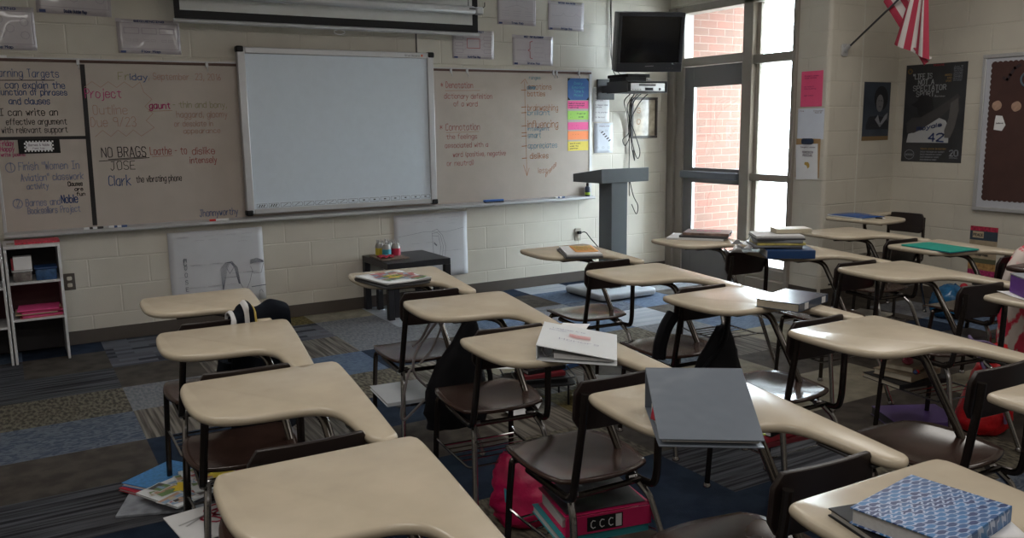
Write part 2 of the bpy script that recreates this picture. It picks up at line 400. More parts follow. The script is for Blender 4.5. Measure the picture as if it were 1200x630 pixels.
for (y0, y1, z0, z1) in ((-1.575, -1.165, 1.05, 2.02), (-1.575, -1.165, .215, .985), (-1.575, -1.165, 2.10, 2.55), (-1.01, -.205, 2.13, 2.55)):
    obj('glass_pane', MB().box((XD+.044, y0, z0), (XD+.048, y1, z1)), m_glass, w1, smooth=0)
d1 = struct('door_1')
dr = bars(MB(), [(-.335, -.21, .01, 2.045, XD+.015, XD+.06), (-1.005, -.965, .01, 2.045, XD+.015, XD+.06), (-.965, -.335, 1.85, 2.045, XD+.015, XD+.06),
                 (-.965, -.335, .93, 1.075, XD+.015, XD+.06), (-.965, -.335, .01, .30, XD+.015, XD+.06)])
obj('door_leaf', dr, m_frame2, d1, bevel=.004)
obj('push_bar', MB().box((XD-.055, -.99, .975), (XD-.005, -.23, 1.045)), mat('push bar grey', (.14, .155, .19), .4, .5), d1, bevel=.012)
for yy in (-.25, -.95): obj('push_bar_bracket', MB().box((XD-.01, yy-.03, .98), (XD+.02, yy+.03, 1.04)), m_frame2, d1, bevel=.004)
obj('weather_strip', bars(MB(), [(-.352, -.335, 1.075, 1.85, XD+.01, XD+.03), (-.352, -.335, .30, .93, XD+.01, XD+.03)]), m_alu, d1)
for (z0, z1) in ((1.075, 1.85), (.30, .93)): obj('glass_pane', MB().box((XD+.034, -.965, z0), (XD+.038, -.352, z1)), m_glass, d1, smooth=0)
obj('threshold', MB().box((XD-.03, -1.01, 0), (XD+.14, -.205, .012)), m_alu, d1, bevel=.003)
# outside: brick wing wall, paving
tag(obj('brick_wall', MB().box((XD+.2, .10, -.1), (6.52, .35, 4.2)), m_brick, smooth=0), None, None, None, 'structure')
tag(obj('brick_shade_slab', MB().box((XD+.2, -.9, 2.95), (6.6, .35, 3.1)), m_alum, smooth=0), None, None, None, 'structure')  # unseen slab added above the door to keep sky light off the brick
tag(obj('paving', MB().box((XD+.2, -9, -.2), (40, 40, -.06)), mat('pale concrete paving', (.5, .49, .47), .8, var=.1, vscale=2), smooth=0), None, None, None, 'structure')

# ------------------------------------------------------------------ marker board on the front wall
FW = lambda Y: (lambda x, z: V((x, Y, z)))
wb = thing('marker_board', 'wide tan marker board full of faded handwriting along the front wall', 'whiteboard', (1.76, 0, .8))
def W(o): o.location = -V(wb.location) + V((0, 0, 0)); return o
def part(name, mb, m, parent=wb, **k):
    o = obj(name, mb, m, parent, **k); o.location = -V(parent.location); return o
part('board_surface', MB().box((-.68, -.024, .84), (4.19, 0, 1.975)), m_board, smooth=0)
fr = MB(); fr.box((4.175, -.03, .84), (4.205, 0, 1.975)); fr.box((-.695, -.03, .84), (-.675, 0, 1.975))
part('edge_frame', fr, m_alum, bevel=.002)
part('map_rail', MB().box((-.69, -.032, 1.975), (4.2, 0, 1.994)), mat('cork strip', (.10, .055, .045), .7), bevel=.003)
part('rail_trim', MB().box((-.69, -.030, 1.994), (4.2, 0, 2.004)), m_alum, smooth=0)
for x in (-.145, .706, 2.715, 2.871, 3.764, 3.80, 4.05):
    c = MB().box((x-.010, -.042, 1.962), (x+.010, -.03, 2.0)); c.tube([(x, -.045, 1.96), (x, -.06, 1.945), (x, -.055, 1.93)], .004, 6)
    part('rail_hook', c, m_alum, bevel=.002)
tr = MB(); pr = [(-.005, .845), (-.085, .822), (-.092, .828), (-.092, .81), (-.085, .802), (-.005, .80)]
tr.add([(-.695, a, b) for a, b in pr] + [(4.205, a, b) for a, b in pr], [(i, (i+1) % 6, (i+1) % 6+6, i+6) for i in range(6)] + [tuple(range(6)), tuple(range(11, 5, -1))])
part('marker_tray', tr, m_alum, smooth=20)
tp = MB(); f = FW(-.0252)
tp.add([f(-.150, .85), f(-.120, .85), f(-.105, 1.965), f(-.135, 1.965)], [(0, 1, 2, 3)])
tp.add([f(-.66, 1.458), f(-.13, 1.456), f(-.13, 1.478), f(-.66, 1.480)], [(0, 1, 2, 3)])
part('black_tape', tp, m_tape, smooth=0)
f = FW(-.0256)
def hand(lines, m):
    mb = MB()
    for L in lines: write(mb, *(L[0], f, *L[1:5]), w=(L[5] if len(L) > 5 else .006)*.74, slope=L[6] if len(L) > 6 else 0)
    part('handwriting', mb, m, smooth=0)
hand([('Learning Targets', -.68, -.27, 1.875, .05, .0055), ('I can explain the', -.64, -.24, 1.80, .045, .0065), ('function of phrases', -.64, -.23, 1.755, .04, .0065), ('and clauses', -.58, -.34, 1.695, .042, .007)], m_ink_b)
hand([('I can write an', -.64, -.30, 1.62, .045, .0065), ('effective argument', -.61, -.25, 1.56, .04, .006), ('with relevant support', -.64, -.25, 1.505, .04, .006),
      ('NO BRAGS', -.05, .24, 1.325, .07, .008), ('JOSE', -.0, .16, 1.235, .06, .006), ('the vibrating phone', .16, .47, 1.14, .045, .006), ('Clauses', -.28, -.19, 1.135, .03, .006), ('are', -.24, -.19, 1.10, .025, .006), ('fun', -.23, -.18, 1.065, .025, .006)], m_ink_k)
hand([('1  Finish "Women In', -.62, -.20, 1.255, .052, .006), ('Aviation" classwork', -.56, -.18, 1.18, .048, .006), ('activity', -.53, -.40, 1.125, .04, .006), ('2  Barnes and', -.60, -.34, 1.01, .048, .006), ('Booksellers Project', -.54, -.22, .955, .045, .006)], m_ink_b2)
hand([('Noble', -.33, -.23, 1.02, .055, .009), ('iday', .18, .29, 1.865, .04, .008), ('Clark', -.02, .12, 1.125, .07, .008), ('Jhonnyworthy', .58, .86, .865, .05, .006)], m_ink_b)
hand([('Friday', -.66, -.58, 1.42, .035, .006), ('Happy', -.66, -.58, 1.385, .03, .006), ('write poems', -.66, -.52, 1.35, .025, .005), ('Project', -.12, .11, 1.74, .06, .007), ('gaunt', .29, .43, 1.665, .045, .009)], m_ink_m)
hand([('Fr', .10, .17, 1.865, .05, .006), ('- thin and bony,', .45, .83, 1.67, .045, .005)], m_ink_g)
hand([(', September  23, 2016', .30, .80, 1.87, .045, .005), ('Outline', -.08, .14, 1.625, .065, .005), ('Due 9/23', -.10, .19, 1.54, .065, .005), ('haggard, gloomy', .47, .83, 1.60, .045, .005), ('or desolate in', .45, .72, 1.535, .04, .005), ('appearance', .51, .77, 1.485, .035, .005)], m_ink_r2)
hand([('Loathe - to', .27, .52, 1.335, .055, .006), ('dislike', .56, .72, 1.33, .05, .006), ('intensely', .54, .73, 1.265, .045, .006)], m_ink_r)
hand([('* Denotation', 2.62, 2.93, 1.835, .05, .006), ('dictionary definition', 2.65, 3.12, 1.745, .042, .005), ('of a word', 2.74, 2.97, 1.68, .042, .005), ('* Connotation', 2.60, 2.99, 1.475, .055, .0055), ('the feelings', 2.66, 2.96, 1.40, .042, .005),
      ('associated with a', 2.645, 3.07, 1.325, .042, .005), ('word (positive, negative', 2.72, 3.25, 1.245, .042, .005), ('or neutral)', 2.66, 2.92, 1.17, .045, .005)], m_ink_r)
hand([('emotions', 3.50, 3.75, 1.83, .05, .006), ('battles', 3.49, 3.68, 1.77, .045, .006), ('brainwashing', 3.49, 3.82, 1.64, .055, .006), ('influencing', 3.49, 3.82, 1.485, .065, .007), ('dislikes', 3.51, 3.71, 1.205, .05, .007), ('less', 3.60, 3.70, 1.07, .05, .005), ('intense', 3.68, 3.80, 1.03, .05, .005, .1)], m_ink_o)
hand([('ranges', 3.51, 3.63, 1.92, .03, .005), ('clever', 3.49, 3.58, 1.83, .035, .009), ('brilliant', 3.49, 3.73, 1.60, .045, .006), ('intelligent', 3.49, 3.72, 1.46, .035, .006), ('smart', 3.49, 3.63, 1.395, .05, .006), ('appreciates', 3.49, 3.81, 1.30, .05, .006)], m_ink_t)
lines_ = MB()
for P in ([(3.46, 1.90), (3.465, 1.50), (3.475, 1.06)], [(3.44, 1.15), (3.475, 1.05), (3.50, 1.12)], [(3.42, 1.88), (3.465, 1.92), (3.49, 1.88)]): lines_.ribbon(f, P, .004)
for z in (1.82, 1.67, 1.62, 1.50, 1.44, 1.41, 1.32, 1.21): lines_.ribbon(f, [(3.425, z), (3.475, z+.003)], .006)
part('handwriting', lines_, m_ink_o, smooth=0)
ul = MB()
for P in ([(-.64, 1.85), (-.30, 1.855)], [(-.07, 1.30), (.26, 1.315)], [(-.01, 1.31), (.24, 1.322)]): ul.ribbon(f, P, .005)
part('handwriting', ul, m_ink_k, smooth=0)
ul = MB()
for P in ([(.28, 1.645), (.44, 1.65)], [(.28, 1.32), (.42, 1.325)], [(2.66, 1.81), (3.0, 1.815)], [(2.66, 1.455), (2.98, 1.46)]): ul.ribbon(f, P, .004)
star = [(-.12 + .36*t + 0*t, 1.83 + (.02 if k % 2 else -.02)) for k, t in enumerate([i/7 for i in range(8)])]
star += [(.28 + (.03 if k % 2 else -.02), 1.78 - .05*k) for k in range(6)] + [(.22 - .05*k, 1.49 + (.025 if k % 2 else -.02)) for k in range(7)]
ul.ribbon(f, star, .003)
part('handwriting', ul, m_ink_r2, smooth=0)
# circled numbers
cn = MB()
for cx_, cz in ((-.615, 1.275), (-.595, 1.03)): cn.ribbon(f, [(cx_ + .028*math.cos(a*.5), cz + .032*math.sin(a*.5)) for a in range(14)], .005)
part('handwriting', cn, m_ink_b2, smooth=0)

# black framed sign stuck on the board
sg = thing('schedule_sign', 'small black sign with chequered border stuck on the marker board', 'sign', (-.43, -.026, 1.36))
pp = lambda n, mb, m, **k: part(n, mb, m, sg, **k)
pp('backing', MB().box((-.555, -.030, 1.365), (-.305, -.026, 1.462)), m_blk, smooth=0)
ck = MB(); fs = FW(-.0305)
for i in range(18):
    for j in range(6):
        if (i+j) % 2 == 0: ck.add([fs(-.52+i*.0098+a*.0098, 1.377+j*.0122+b*.0122) for a, b in ((0,0),(1,0),(1,1),(0,1))], [(0,1,2,3)])
pp('chequer_print', ck, m_paper, smooth=0)
pp('label_panel', MB().box((-.505, -.0316, 1.386), (-.357, -.0308, 1.442)), m_paper, smooth=0)
wl = MB(); write(wl, 'Barnes & Noble', FW(-.0319), -.495, -.37, 1.416, .014, w=.0025); write(wl, 'Field Trip', FW(-.0319), -.47, -.40, 1.395, .010, w=.002)
pp('print', wl, m_line, smooth=0)
tag(obj('tape_strip', MB().box((-.70, -.0385, 1.995), (-.565, -.035, 2.012)), m_paper, smooth=0), 'short white tape strip at the left end of the map rail', 'tape')

# markers and erasers on the tray
def marker(x0, x1, mc, label, y=-.06, z=.835):
    t = thing('dry_erase_marker', label, 'marker', (x0, y, z), 0, 'markers on the board tray')
    L = x1-x0
    obj('barrel', MB().tube([(.0, 0, 0), (L*.68, 0, 0)], .008, 10), m_paper, t)
    obj('cap', MB().tube([(L*.68, 0, 0), (L*.97, 0, 0), (L, 0, 0)], [.0088, .0085, .006], 10), mc, t)
    obj('band', MB().tube([(L*.28, 0, 0), (L*.45, 0, 0)], .0082, 10), mc, t)
marker(-.21, -.085, m_ink_k, 'white marker with black cap at the left end of the tray')
marker(-.05, .07, m_ink_b, 'white marker with blue cap, second from the left end of the tray')
t = thing('dry_erase_marker', 'white marker with bright red cap beside the interactive board', 'marker', (.64, -.06, .835), 0, 'markers on the board tray')
obj('barrel', MB().tube([(.045, 0, 0), (.14, 0, 0)], .008, 10), m_paper, t); obj('cap', MB().tube([(0, 0, 0), (.045, 0, 0)], .0088, 10), mat('bright red', (.6, .02, .02), .4), t)
marker(3.76, 3.87, m_ink_b, 'white marker lying near the right end of the tray')
er = thing('board_eraser', 'long blue eraser on the tray right of the interactive board', 'eraser', (3.10, -.058, .828))
obj('handle', MB().slab(rrect(-.10, -.022, .10, .022, .012), .012, .028, .005), mat('eraser blue', (.03, .12, .42), .4), er); obj('felt', MB().box((-.095, -.02, 0), (.095, .02, .012)), m_dkgrey, er)
eb = thing('spray_bottle', 'small dark bottle with green band standing at the right end of the tray', 'bottle', (4.135, -.058, .828))
obj('bottle_body', MB().lathe([(.022, 0), (.026, .005), (.026, .07), (.024, .085), (.012, .10)], n=16), mat('bottle navy', (.02, .03, .07), .3), eb)
obj('band', MB().lathe([(.0266, .015), (.0266, .04)], n=16), mat('lime label', (.35, .55, .03), .5), eb); obj('cap', MB().lathe([(.013, .10), (.013, .125), (.009, .13)], n=12), m_blk, eb)

# coloured cards on the right end of the board
def card(x0, x1, z0, z1, m, lines, label, mk=None, rot=0):
    t = thing('colour_card' if 'blue' not in label else 'blue_word_card', label, 'card', ((x0+x1)/2, -.026, (z0+z1)/2), 0, None)
    w, h = (x1-x0)/2, (z1-z0)/2
    o = obj('card_sheet', MB().box((-w, -.002, -h), (w, 0, h)), m, t, smooth=0)
    mb = MB(); ff = lambda x, z: V((x, -.0026, z))
    for i, (s, a, b, zz, hh) in enumerate(lines): write(mb, s, ff, -w + 2*w*a, -w + 2*w*b, -h + 2*h*zz, hh, w=.0025)
    if lines: obj('print', mb, mk or m_ink_k, t, smooth=0)
    return t
c = card(3.93, 4.17, 1.735, 1.935, mat('royal blue card', (.02, .10, .30), .5), [('Daily', .3, .7, .72, .022), ('Emotion', .2, .8, .53, .022), ('Tone &', .3, .75, .35, .022), ('Mood', .3, .7, .17, .022)], 'square blue card with dark corners, top of the card column', mat('cyan print', (.05, .35, .40), .5))
cc = MB(); ff = lambda x, z: V((x, -.0028, z))
for sx in (-1, 1):
    for sz in (-1, 1): cc.add([ff(sx*.12, sz*.10), ff(sx*.09, sz*.10), ff(sx*.12, sz*.07)], [(0, 1, 2)])
obj('card_corners', cc, m_blk, c, smooth=0)
PK = mat('hot pink card', (.85, .10, .32), .6); GR = mat('lime card', (.33, .62, .10), .6); OR = mat('orange card', (.95, .28, .09), .6); YE = mat('yellow card', (.72, .58, .08), .6)
card(3.93, 4.165, 1.655, 1.728, PK, [('Apple of the eye and', .05, .8, .62, .010), ('once in a blue moon', .05, .8, .35, .010), ('raining', .05, .5, .1, .010)], 'pink card directly under the blue card')
card(3.93, 4.165, 1.555, 1.635, GR, [('..   hard', .1, .85, .62, .012), ('..   as', .1, .75, .25, .012)], 'lime green card in the card column')
card(3.93, 4.165, 1.46, 1.53, PK, [('. ..', .2, .5, .55, .010), ('. .', .3, .5, .2, .010)], 'pink card between the green and orange cards')
card(3.93, 4.165, 1.368, 1.448, OR, [('...', .2, .5, .6, .010), ('.', .25, .35, .25, .010)], 'orange card in the card column')
card(3.93, 4.165, 1.265, 1.352, YE, [('one of a kind', .1, .6, .72, .010), ('under the', .1, .5, .45, .010), ('weather', .1, .5, .2, .010)], 'yellow card, bottom of the card column')

# ------------------------------------------------------------------ interactive board
ib = thing('interactive_board', 'white interactive board with grey frame hung over the marker board', 'whiteboard', (1.73, -.03, .86))
q = lambda n, mb, m, **k: part(n, mb, m, ib, **k)
q('touch_surface', MB().box((.955, -.070, .885), (2.50, -.035, 2.10)), m_white, smooth=0)
fr = MB(); Yf = -.085
fr.box((.918, Yf, .86), (.975, -.03, 2.115)); fr.box((2.472, Yf, .86), (2.530, -.03, 2.115)); fr.box((.975, Yf, 2.068), (2.472, -.03, 2.115)); fr.box((.975, Yf, .86), (2.472, -.03, .90))
q('frame', fr, m_alum, bevel=.006)
q('button_strip', MB().box((.975, -.078, .90), (2.472, -.068, .945)), m_white, smooth=0)
bt = MB(); ff = FW(-.0785)
for i in range(16):
    x = .995 + i*.0925; bt.ribbon(ff, [(x, .907), (x+.075, .907), (x+.082, .922), (x+.075, .937), (x, .937), (x, .907)], .002)
    if i < 2:
        for k in range(3): bt.ribbon(ff, [(x+.015+k*.018, .914), (x+.025+k*.018, .929)], .007)
    elif i < 8: bt.ribbon(ff, [(x+.02, .912), (x+.055, .932)], .003)
    else: bt.ribbon(ff, [(x+.032, .922), (x+.044, .922)], .009)
q('button_icons', bt, m_dkgrey, smooth=0)
for x0, x1 in ((.910, .968), (2.478, 2.538)):
    for z0, z1 in ((.850, .895), (2.075, 2.122)): q('corner_cap', MB().box((x0, -.092, z0), (x1, -.03, z1)), m_blk, bevel=.012)
lg = MB(); write(lg, 'Smartboard', FW(-.0862), 2.27, 2.40, 2.083, .012, w=.002)
q('logo_print', lg, m_dkgrey, smooth=0)
q('logo_mark', MB().box((2.415, -.0862, 2.082), (2.432, -.085, 2.098)), mat('logo orange', (.7, .12, .05), .5), smooth=0)

# ------------------------------------------------------------------ projection screen above
ps = thing('projection_screen', 'black bordered roll down projection screen above the marker board', 'screen', (1.7, -.14, 2.28))
q = lambda n, mb, m, **k: part(n, mb, m, ps, **k)
q('screen_cloth', MB().box((.488, -.143, 2.28), (2.928, -.139, 2.95)), m_blk, smooth=0)
q('image_area', MB().box((.527, -.1436, 2.350), (2.875, -.1432, 2.94)), mat('screen white', (.60, .60, .58), .8), smooth=0)
q('bottom_bar', MB().tube([(.478, -.141, 2.275), (2.938, -.141, 2.275)], .016, 12), m_alum)
q('pull_loop', MB().tube([(1.70 + .05*math.cos(a/10*2*math.pi)*.9, -.141, 2.245 + .018*math.sin(a/10*2*math.pi)) for a in range(10)], .0035, 6, close=True), m_paper)
sc2 = thing('screen_case', 'long grey tube shaped screen case hung in front of the projection screen', 'screen case', (1.7, -.22, 2.43))
q = lambda n, mb, m, **k: part(n, mb, m, sc2, **k)
q('case_tube', MB().box((.45, -.255, 2.425), (2.86, -.185, 2.492)), m_alum, bevel=.022)
q('end_cap', MB().box((2.86, -.25, 2.428), (2.93, -.19, 2.488)), m_alum, bevel=.012)
q('case_label', MB().box((2.79, -.2565, 2.462), (2.85, -.255, 2.474)), m_dkgrey, smooth=0)
q('end_hook', MB().tube([(2.93, -.22, 2.48), (2.955, -.22, 2.50), (2.955, -.22, 2.53)], .004, 6), m_dkgrey)
for x in (.6, 1.7, 2.8): q('hanger', MB().tube([(x, -.22, 2.49), (x, -.22, ZC)], .004, 6), m_dkgrey)

# ------------------------------------------------------------------ diagram sheets over the board
def sheet(x0, x1, z0, z1, label, bottom, top, draw, rot=0.):
    t = thing('diagram_poster', label, 'poster', ((x0+x1)/2, -.001, (z0+z1)/2), 0, None)
    t.rotation_euler = (0, rot, 0)
    w, h = (x1-x0)/2, (z1-z0)/2
    sh = MB().grid(lambda u, v: V((-w + 2*w*u, -.0025 - .002*math.sin(u*7+x0)*math.sin(v*5+1), -h + 2*h*v)), 12, 8)
    obj('laminated_sheet', sh, m_lam, t, solid=.001)
    f = lambda x, z: V((x, -.0068, z))
    mb = MB(); mb.ribbon(f, [(-w*.93, -h*.72), (w*.93, -h*.72), (w*.93, h*.78), (-w*.93, h*.78), (-w*.93, -h*.72)], .003)
    rb = MB(); draw(mb, rb, f, w, h)
    obj('diagram_print', mb, m_line, t, smooth=0)
    if rb.v: obj('diagram_print', rb, m_redline, t, smooth=0)
    k = MB()
    if bottom: write(k, bottom, f, -w*.28, w*.32, -h*.93, h*.12, w=.004)
    if top: write(k, top, f, -w*.45, w*.5, h*.85, h*.10, w=.004)
    k.add([f(-w*.93, -h*.97), f(-w*.76, -h*.97), f(-w*.76, -h*.85), f(-w*.93, -h*.85)], [(0, 1, 2, 3)])
    obj('caption_print', k, m_navy, t, smooth=0)
    obj('clear_tape', MB().box((-w*1.02, -.0078, h*.82), (-w*.85, -.0068, h*1.03)), m_lam, t, smooth=0)
def rect(mb, f, x0, z0, x1, z1, w=.0035): mb.ribbon(f, [(x0, z0), (x1, z0), (x1, z1), (x0, z1), (x0, z0)], w)
def d_flow(mb, rb, f, w, h):
    for i in range(3):
        x = -w*.78 + i*w*.56; rect(mb, f, x, 0.02, x+w*.46, h*.5, .004)
        for k in range(2): rect(mb, f, x+.01+k*w*.22, -h*.28, x+w*.2+k*w*.22, -.02, .0015)
def d_multi(mb, rb, f, w, h):
    rect(rb, f, -w*.3, -h*.25, w*.3, h*.4, .005)
    for s in (-1, 1):
        for k in range(3):
            z = h*.45 - k*h*.45; rect(mb, f, s*w*.68-w*.18, z-h*.13, s*w*.68+w*.18, z+h*.13); mb.ribbon(f, [(s*w*.5, z), (s*w*.32, z*.5)], .002)
def d_tree(mb, rb, f, w, h):
    mb.ribbon(f, [(-w*.3, h*.6), (w*.3, h*.6)], .003); mb.ribbon(f, [(0, h*.6), (0, h*.3), (-w*.6, h*.1)], .002); mb.ribbon(f, [(0, h*.3), (w*.6, h*.1)], .002)
    for s in (-.6, 0, .6):
        for k in range(3): mb.ribbon(f, [(w*(s-.18), -h*.1-k*h*.15), (w*(s+.18), -h*.1-k*h*.15)], .002)
def d_bridge(mb, rb, f, w, h): mb.ribbon(f, [(-w*.8, 0), (-w*.3, 0), (-w*.15, h*.2), (0, 0), (w*.4, 0), (w*.55, h*.2), (w*.7, 0), (w*.85, 0)], .002)
def d_brace(mb, rb, f, w, h):
    mb.ribbon(f, [(-w*.8, 0), (-w*.35, 0)], .004); rb.ribbon(f, [(-.01, h*.62), (-.035, h*.55), (-.035, h*.08), (-.055, 0), (-.035, -h*.08), (-.035, -h*.5), (-.01, -h*.57)], .006)
    for z in (.5, .2, -.15, -.45): mb.ribbon(f, [(w*.05, h*z), (w*.5, h*z)], .002)
    rect(mb, f, w*.6, -h*.6, w*.92, -h*.2, .0015)
def d_bubble(mb, rb, f, w, h):
    for cx_, cz in ((-.3, 0), (.3, 0), (0, .4), (0, -.3), (-.7, .3), (.7, .3), (-.7, -.3), (.7, -.3)):
        mb.ribbon(f, [(w*cx_+h*.18*math.cos(a/8*6.2832), h*cz+h*.18*math.sin(a/8*6.2832)) for a in range(9)], .003)
sheet(-.36, .10, 2.295, 2.62, 'laminated sheet captioned Double Bubble Map, cut off at the top edge of the picture', 'Double Bubble Map', '', d_bubble, .02)
sheet(-.80, -.38, 2.05, 2.33, 'laminated sheet with white glare above the left end of the marker board', 'Circle Map', 'DEFINING', d_bubble)
sheet(.12, .54, 2.05, 2.285, 'laminated sheet captioned Flow Map with three boxes', 'Flow Map', 'SEQUENCING', d_flow)
sheet(2.75, 3.16, 2.085, 2.325, 'laminated sheet captioned Multi-Flow Map with a red centre box', 'Multi-Flow Map', 'CAUSE AND EFFECT', d_multi)
sheet(3.20, 3.60, 2.39, 2.65, 'laminated sheet captioned Tree Map with bright glare', 'Tree Map', '', d_tree)
sheet(3.73, 4.13, 2.365, 2.62, 'laminated sheet captioned Bridge Map with SEEING ANALOGIES heading', 'Bridge Map', 'SEEING ANALOGIES', d_bridge)
sheet(3.35, 3.785, 2.045, 2.305, 'laminated sheet captioned Brace Map with WHOLE - PART RELATIONSHIP heading', 'Brace Map', 'WHOLE - PART RELATIONSHIP', d_brace)

# two sheets right of the board
def plain_sheet(name, x0, x1, z0, z1, lines, label, m=m_paper, mi=m_line, Y=-.003, hh=.010):
    t = thing(name, label, 'paper', ((x0+x1)/2, 0, (z0+z1)/2)); w, h = (x1-x0)/2, (z1-z0)/2
    obj('paper_sheet', MB().grid(lambda u, v: V((-w+2*w*u, Y - .004*math.sin(v*3.1)**2, -h+2*h*v)), 4, 8), m, t, solid=.0008)
    mb = MB(); f = lambda x, z: V((x, Y-.0075, z))
    for (s, a, b, zz) in lines: write(mb, s, f, -w+2*w*a, -w+2*w*b, -h+2*h*zz, hh, w=.0025)
    obj('print', mb, mi, t, smooth=0)
    return t
plain_sheet('rules_sheet', 4.235, 4.43, 1.53, 1.86, [('1. Be on time', .15, .85, .85), ('and prepared', .15, .6, .79), ('2. Follow all', .15, .8, .66), ('directions', .15, .6, .60), ('3. Respect other', .15, .9, .47), ('people', .15, .5, .41), ('4. No phones', .15, .85, .26), ('5. Be kind', .15, .7, .12)], 'white sheet of numbered text right of the marker board')
t = plain_sheet('map_sheet', 4.25, 4.475, 1.235, 1.52, [('Emergency routes', .25, .8, .88)], 'pale sheet with a small dark plan beneath the numbered text sheet', m=mat('pale blue paper', (.62, .66, .74), .7))
mb = MB(); f = lambda x, z: V((x, -.0105, z))
for k in range(5): mb.ribbon(f, [(-.03+k*.022, .05-k*.02), (-.01+k*.022, .06-k*.02)], .012); rect(mb, f, -.09+k*.035, -.10+(k % 2)*.16, -.065+k*.035, -.085+(k % 2)*.16, .0015)
obj('plan_print', mb, m_dkgrey, t, smooth=0)

# drawing sheets below the board
def drawing(x0, x1, z0, z1, label, figs):
    t = thing('drawing_sheet', label, 'drawing', ((x0+x1)/2, 0, (z0+z1)/2)); w, h = (x1-x0)/2, (z1-z0)/2
    obj('paper_sheet', MB().grid(lambda u, v: V((-w+2*w*u, -.006-.008*math.sin(u*6)**2*(1-v)-.003*math.sin(v*9), -h+2*h*v)), 16, 10), mat('butcher paper', (.56, .57, .60), .75, var=.05, vscale=4), t, solid=.0008)
    mb = MB(); figs(mb, lambda x, z: V((x, -.0195, z)), w, h); obj('pencil_drawing', mb, mat('pencil grey', (.16, .17, .21), .8), t, smooth=0)
    lt = MB(); rr = random.Random(3)
    for k in range(26):
        x = rr.uniform(-w*.9, w*.75); z = rr.choice([h*.85, h*.75, h*.65, -h*.2, -h*.5, .1*h]); lt.ribbon(lambda a, b: V((a, -.0192, b)), [(x, z), (x+.03, z+.004), (x+.07, z)], .003)
    obj('faint_writing', lt, mat('faint pencil', (.44, .44, .48), .8), t, smooth=0)
def figA(mb, f, w, h):
    write(mb, 'C', f, -w*.72, -w*.66, h*.12, .05, w=.005)
    for k, s in enumerate('HOOSE'): write(mb, s, f, -w*.71, -w*.66, h*.32-(k+1)*.055+.02, .03, w=.004)
    cx_ = .08; 
    for k in range(7): mb.ribbon(f, [(cx_-.06+k*.001, -h*.62), (cx_-.065+.008*k, -h*.05), (cx_-.03+.006*k, h*.10), (cx_+.02, h*.13-.004*k), (cx_+.06-.004*k, -h*.05), (cx_+.075-.002*k, -h*.5)], .0022)
    mb.ribbon(f, [(cx_-.02, -h*.05), (cx_, -h*.2), (cx_+.03, -h*.05)], .003); mb.ribbon(f, [(cx_-.04, -h*.3), (cx_+.05, -h*.3), (cx_+.11, -h*.75), (cx_+.15, -h*.45), (cx_+.17, -h*.2)], .003)
    for k in range(6): mb.ribbon(f, [(cx_+.16, h*(.12-.02*k)), (cx_+.21, h*(.16-.02*k)), (cx_+.26, h*(.08-.01*k))], .003)
    mb.ribbon(f, [(cx_+.16, -h*.05), (cx_+.18, -h*.25), (cx_+.24, -h*.25), (cx_+.26, 0)], .0025); mb.ribbon(f, [(cx_+.16, -h*.62), (cx_+.27, -h*.6)], .006)
    mb.ribbon(f, [(w*.93, -h*.8), (w*.90, -h*.72), (w*.85, -h*.75), (w*.84, -h*.95)], .0025)
def figB(mb, f, w, h):
    for k in range(3): mb.ribbon(f, [(.0, h*.45-k*.02), (.05+k*.0, h*.5-k*.03), (.10-k*.02, h*.3), (.13-k*.025, -h*.05), (.12-k*.025, -h*.35)], .003)
    mb.ribbon(f, [(.0, h*.4), (.01, -h*.3)], .003); mb.ribbon(f, [(.02, .02), (.04, .0)], .012); mb.ribbon(f, [(-w*.9, h*.35), (-w*.2, h*.45), (w*.4, h*.4), (w*.9, h*.5)], .002)
drawing(.34, 1.04, .18, .755, 'large paper with two pencilled children taped under the marker board', figA)
drawing(2.15, 2.85, .20, .765, 'creased blue grey paper with a pencilled head behind the black side table', figB)

# wall outlets
def outlet(x, z, label, col):
    t = thing('wall_outlet', label, 'outlet', (x, 0, z)); obj('cover_plate', MB().box((-.036, -.007, -.06), (.036, 0, .06)), col, t, bevel=.003)
    for s in (-1, 1): obj('socket', MB().slab(rrect(-.016, -.014, .016, .014, .008), 0, .003, .001, M=Matrix.Translation((0, -.007, s*.024)) @ Matrix.Rotation(R(90), 4, 'X')), mat('outlet cream', (.55, .50, .42), .4), t)
    return t
outlet(-.33, .46, 'brown wall outlet beside the white shelf unit', mat('outlet brown', (.07, .055, .045), .45))
outlet(4.06, .46, 'outlet with a plug and black cord near the lectern', mat('outlet steel', (.35, .32, .27), .4))
t = thing('plug_cord', 'black cord plugged into the outlet behind the lectern', 'cord', (4.06, 0, .48))
obj('plug', MB().box((-.016, -.04, -.014), (.022, -.011, .016)), m_blk, t, bevel=.005)
obj('cable', MB().tube(spline([(.02, -.03, .0), (.06, -.05, .0), (.10, -.08, -.06), (.16, -.14, -.16), (.20, -.25, -.30), (.22, -.4, -.46)], 6), .0045, 8), m_blk, t)
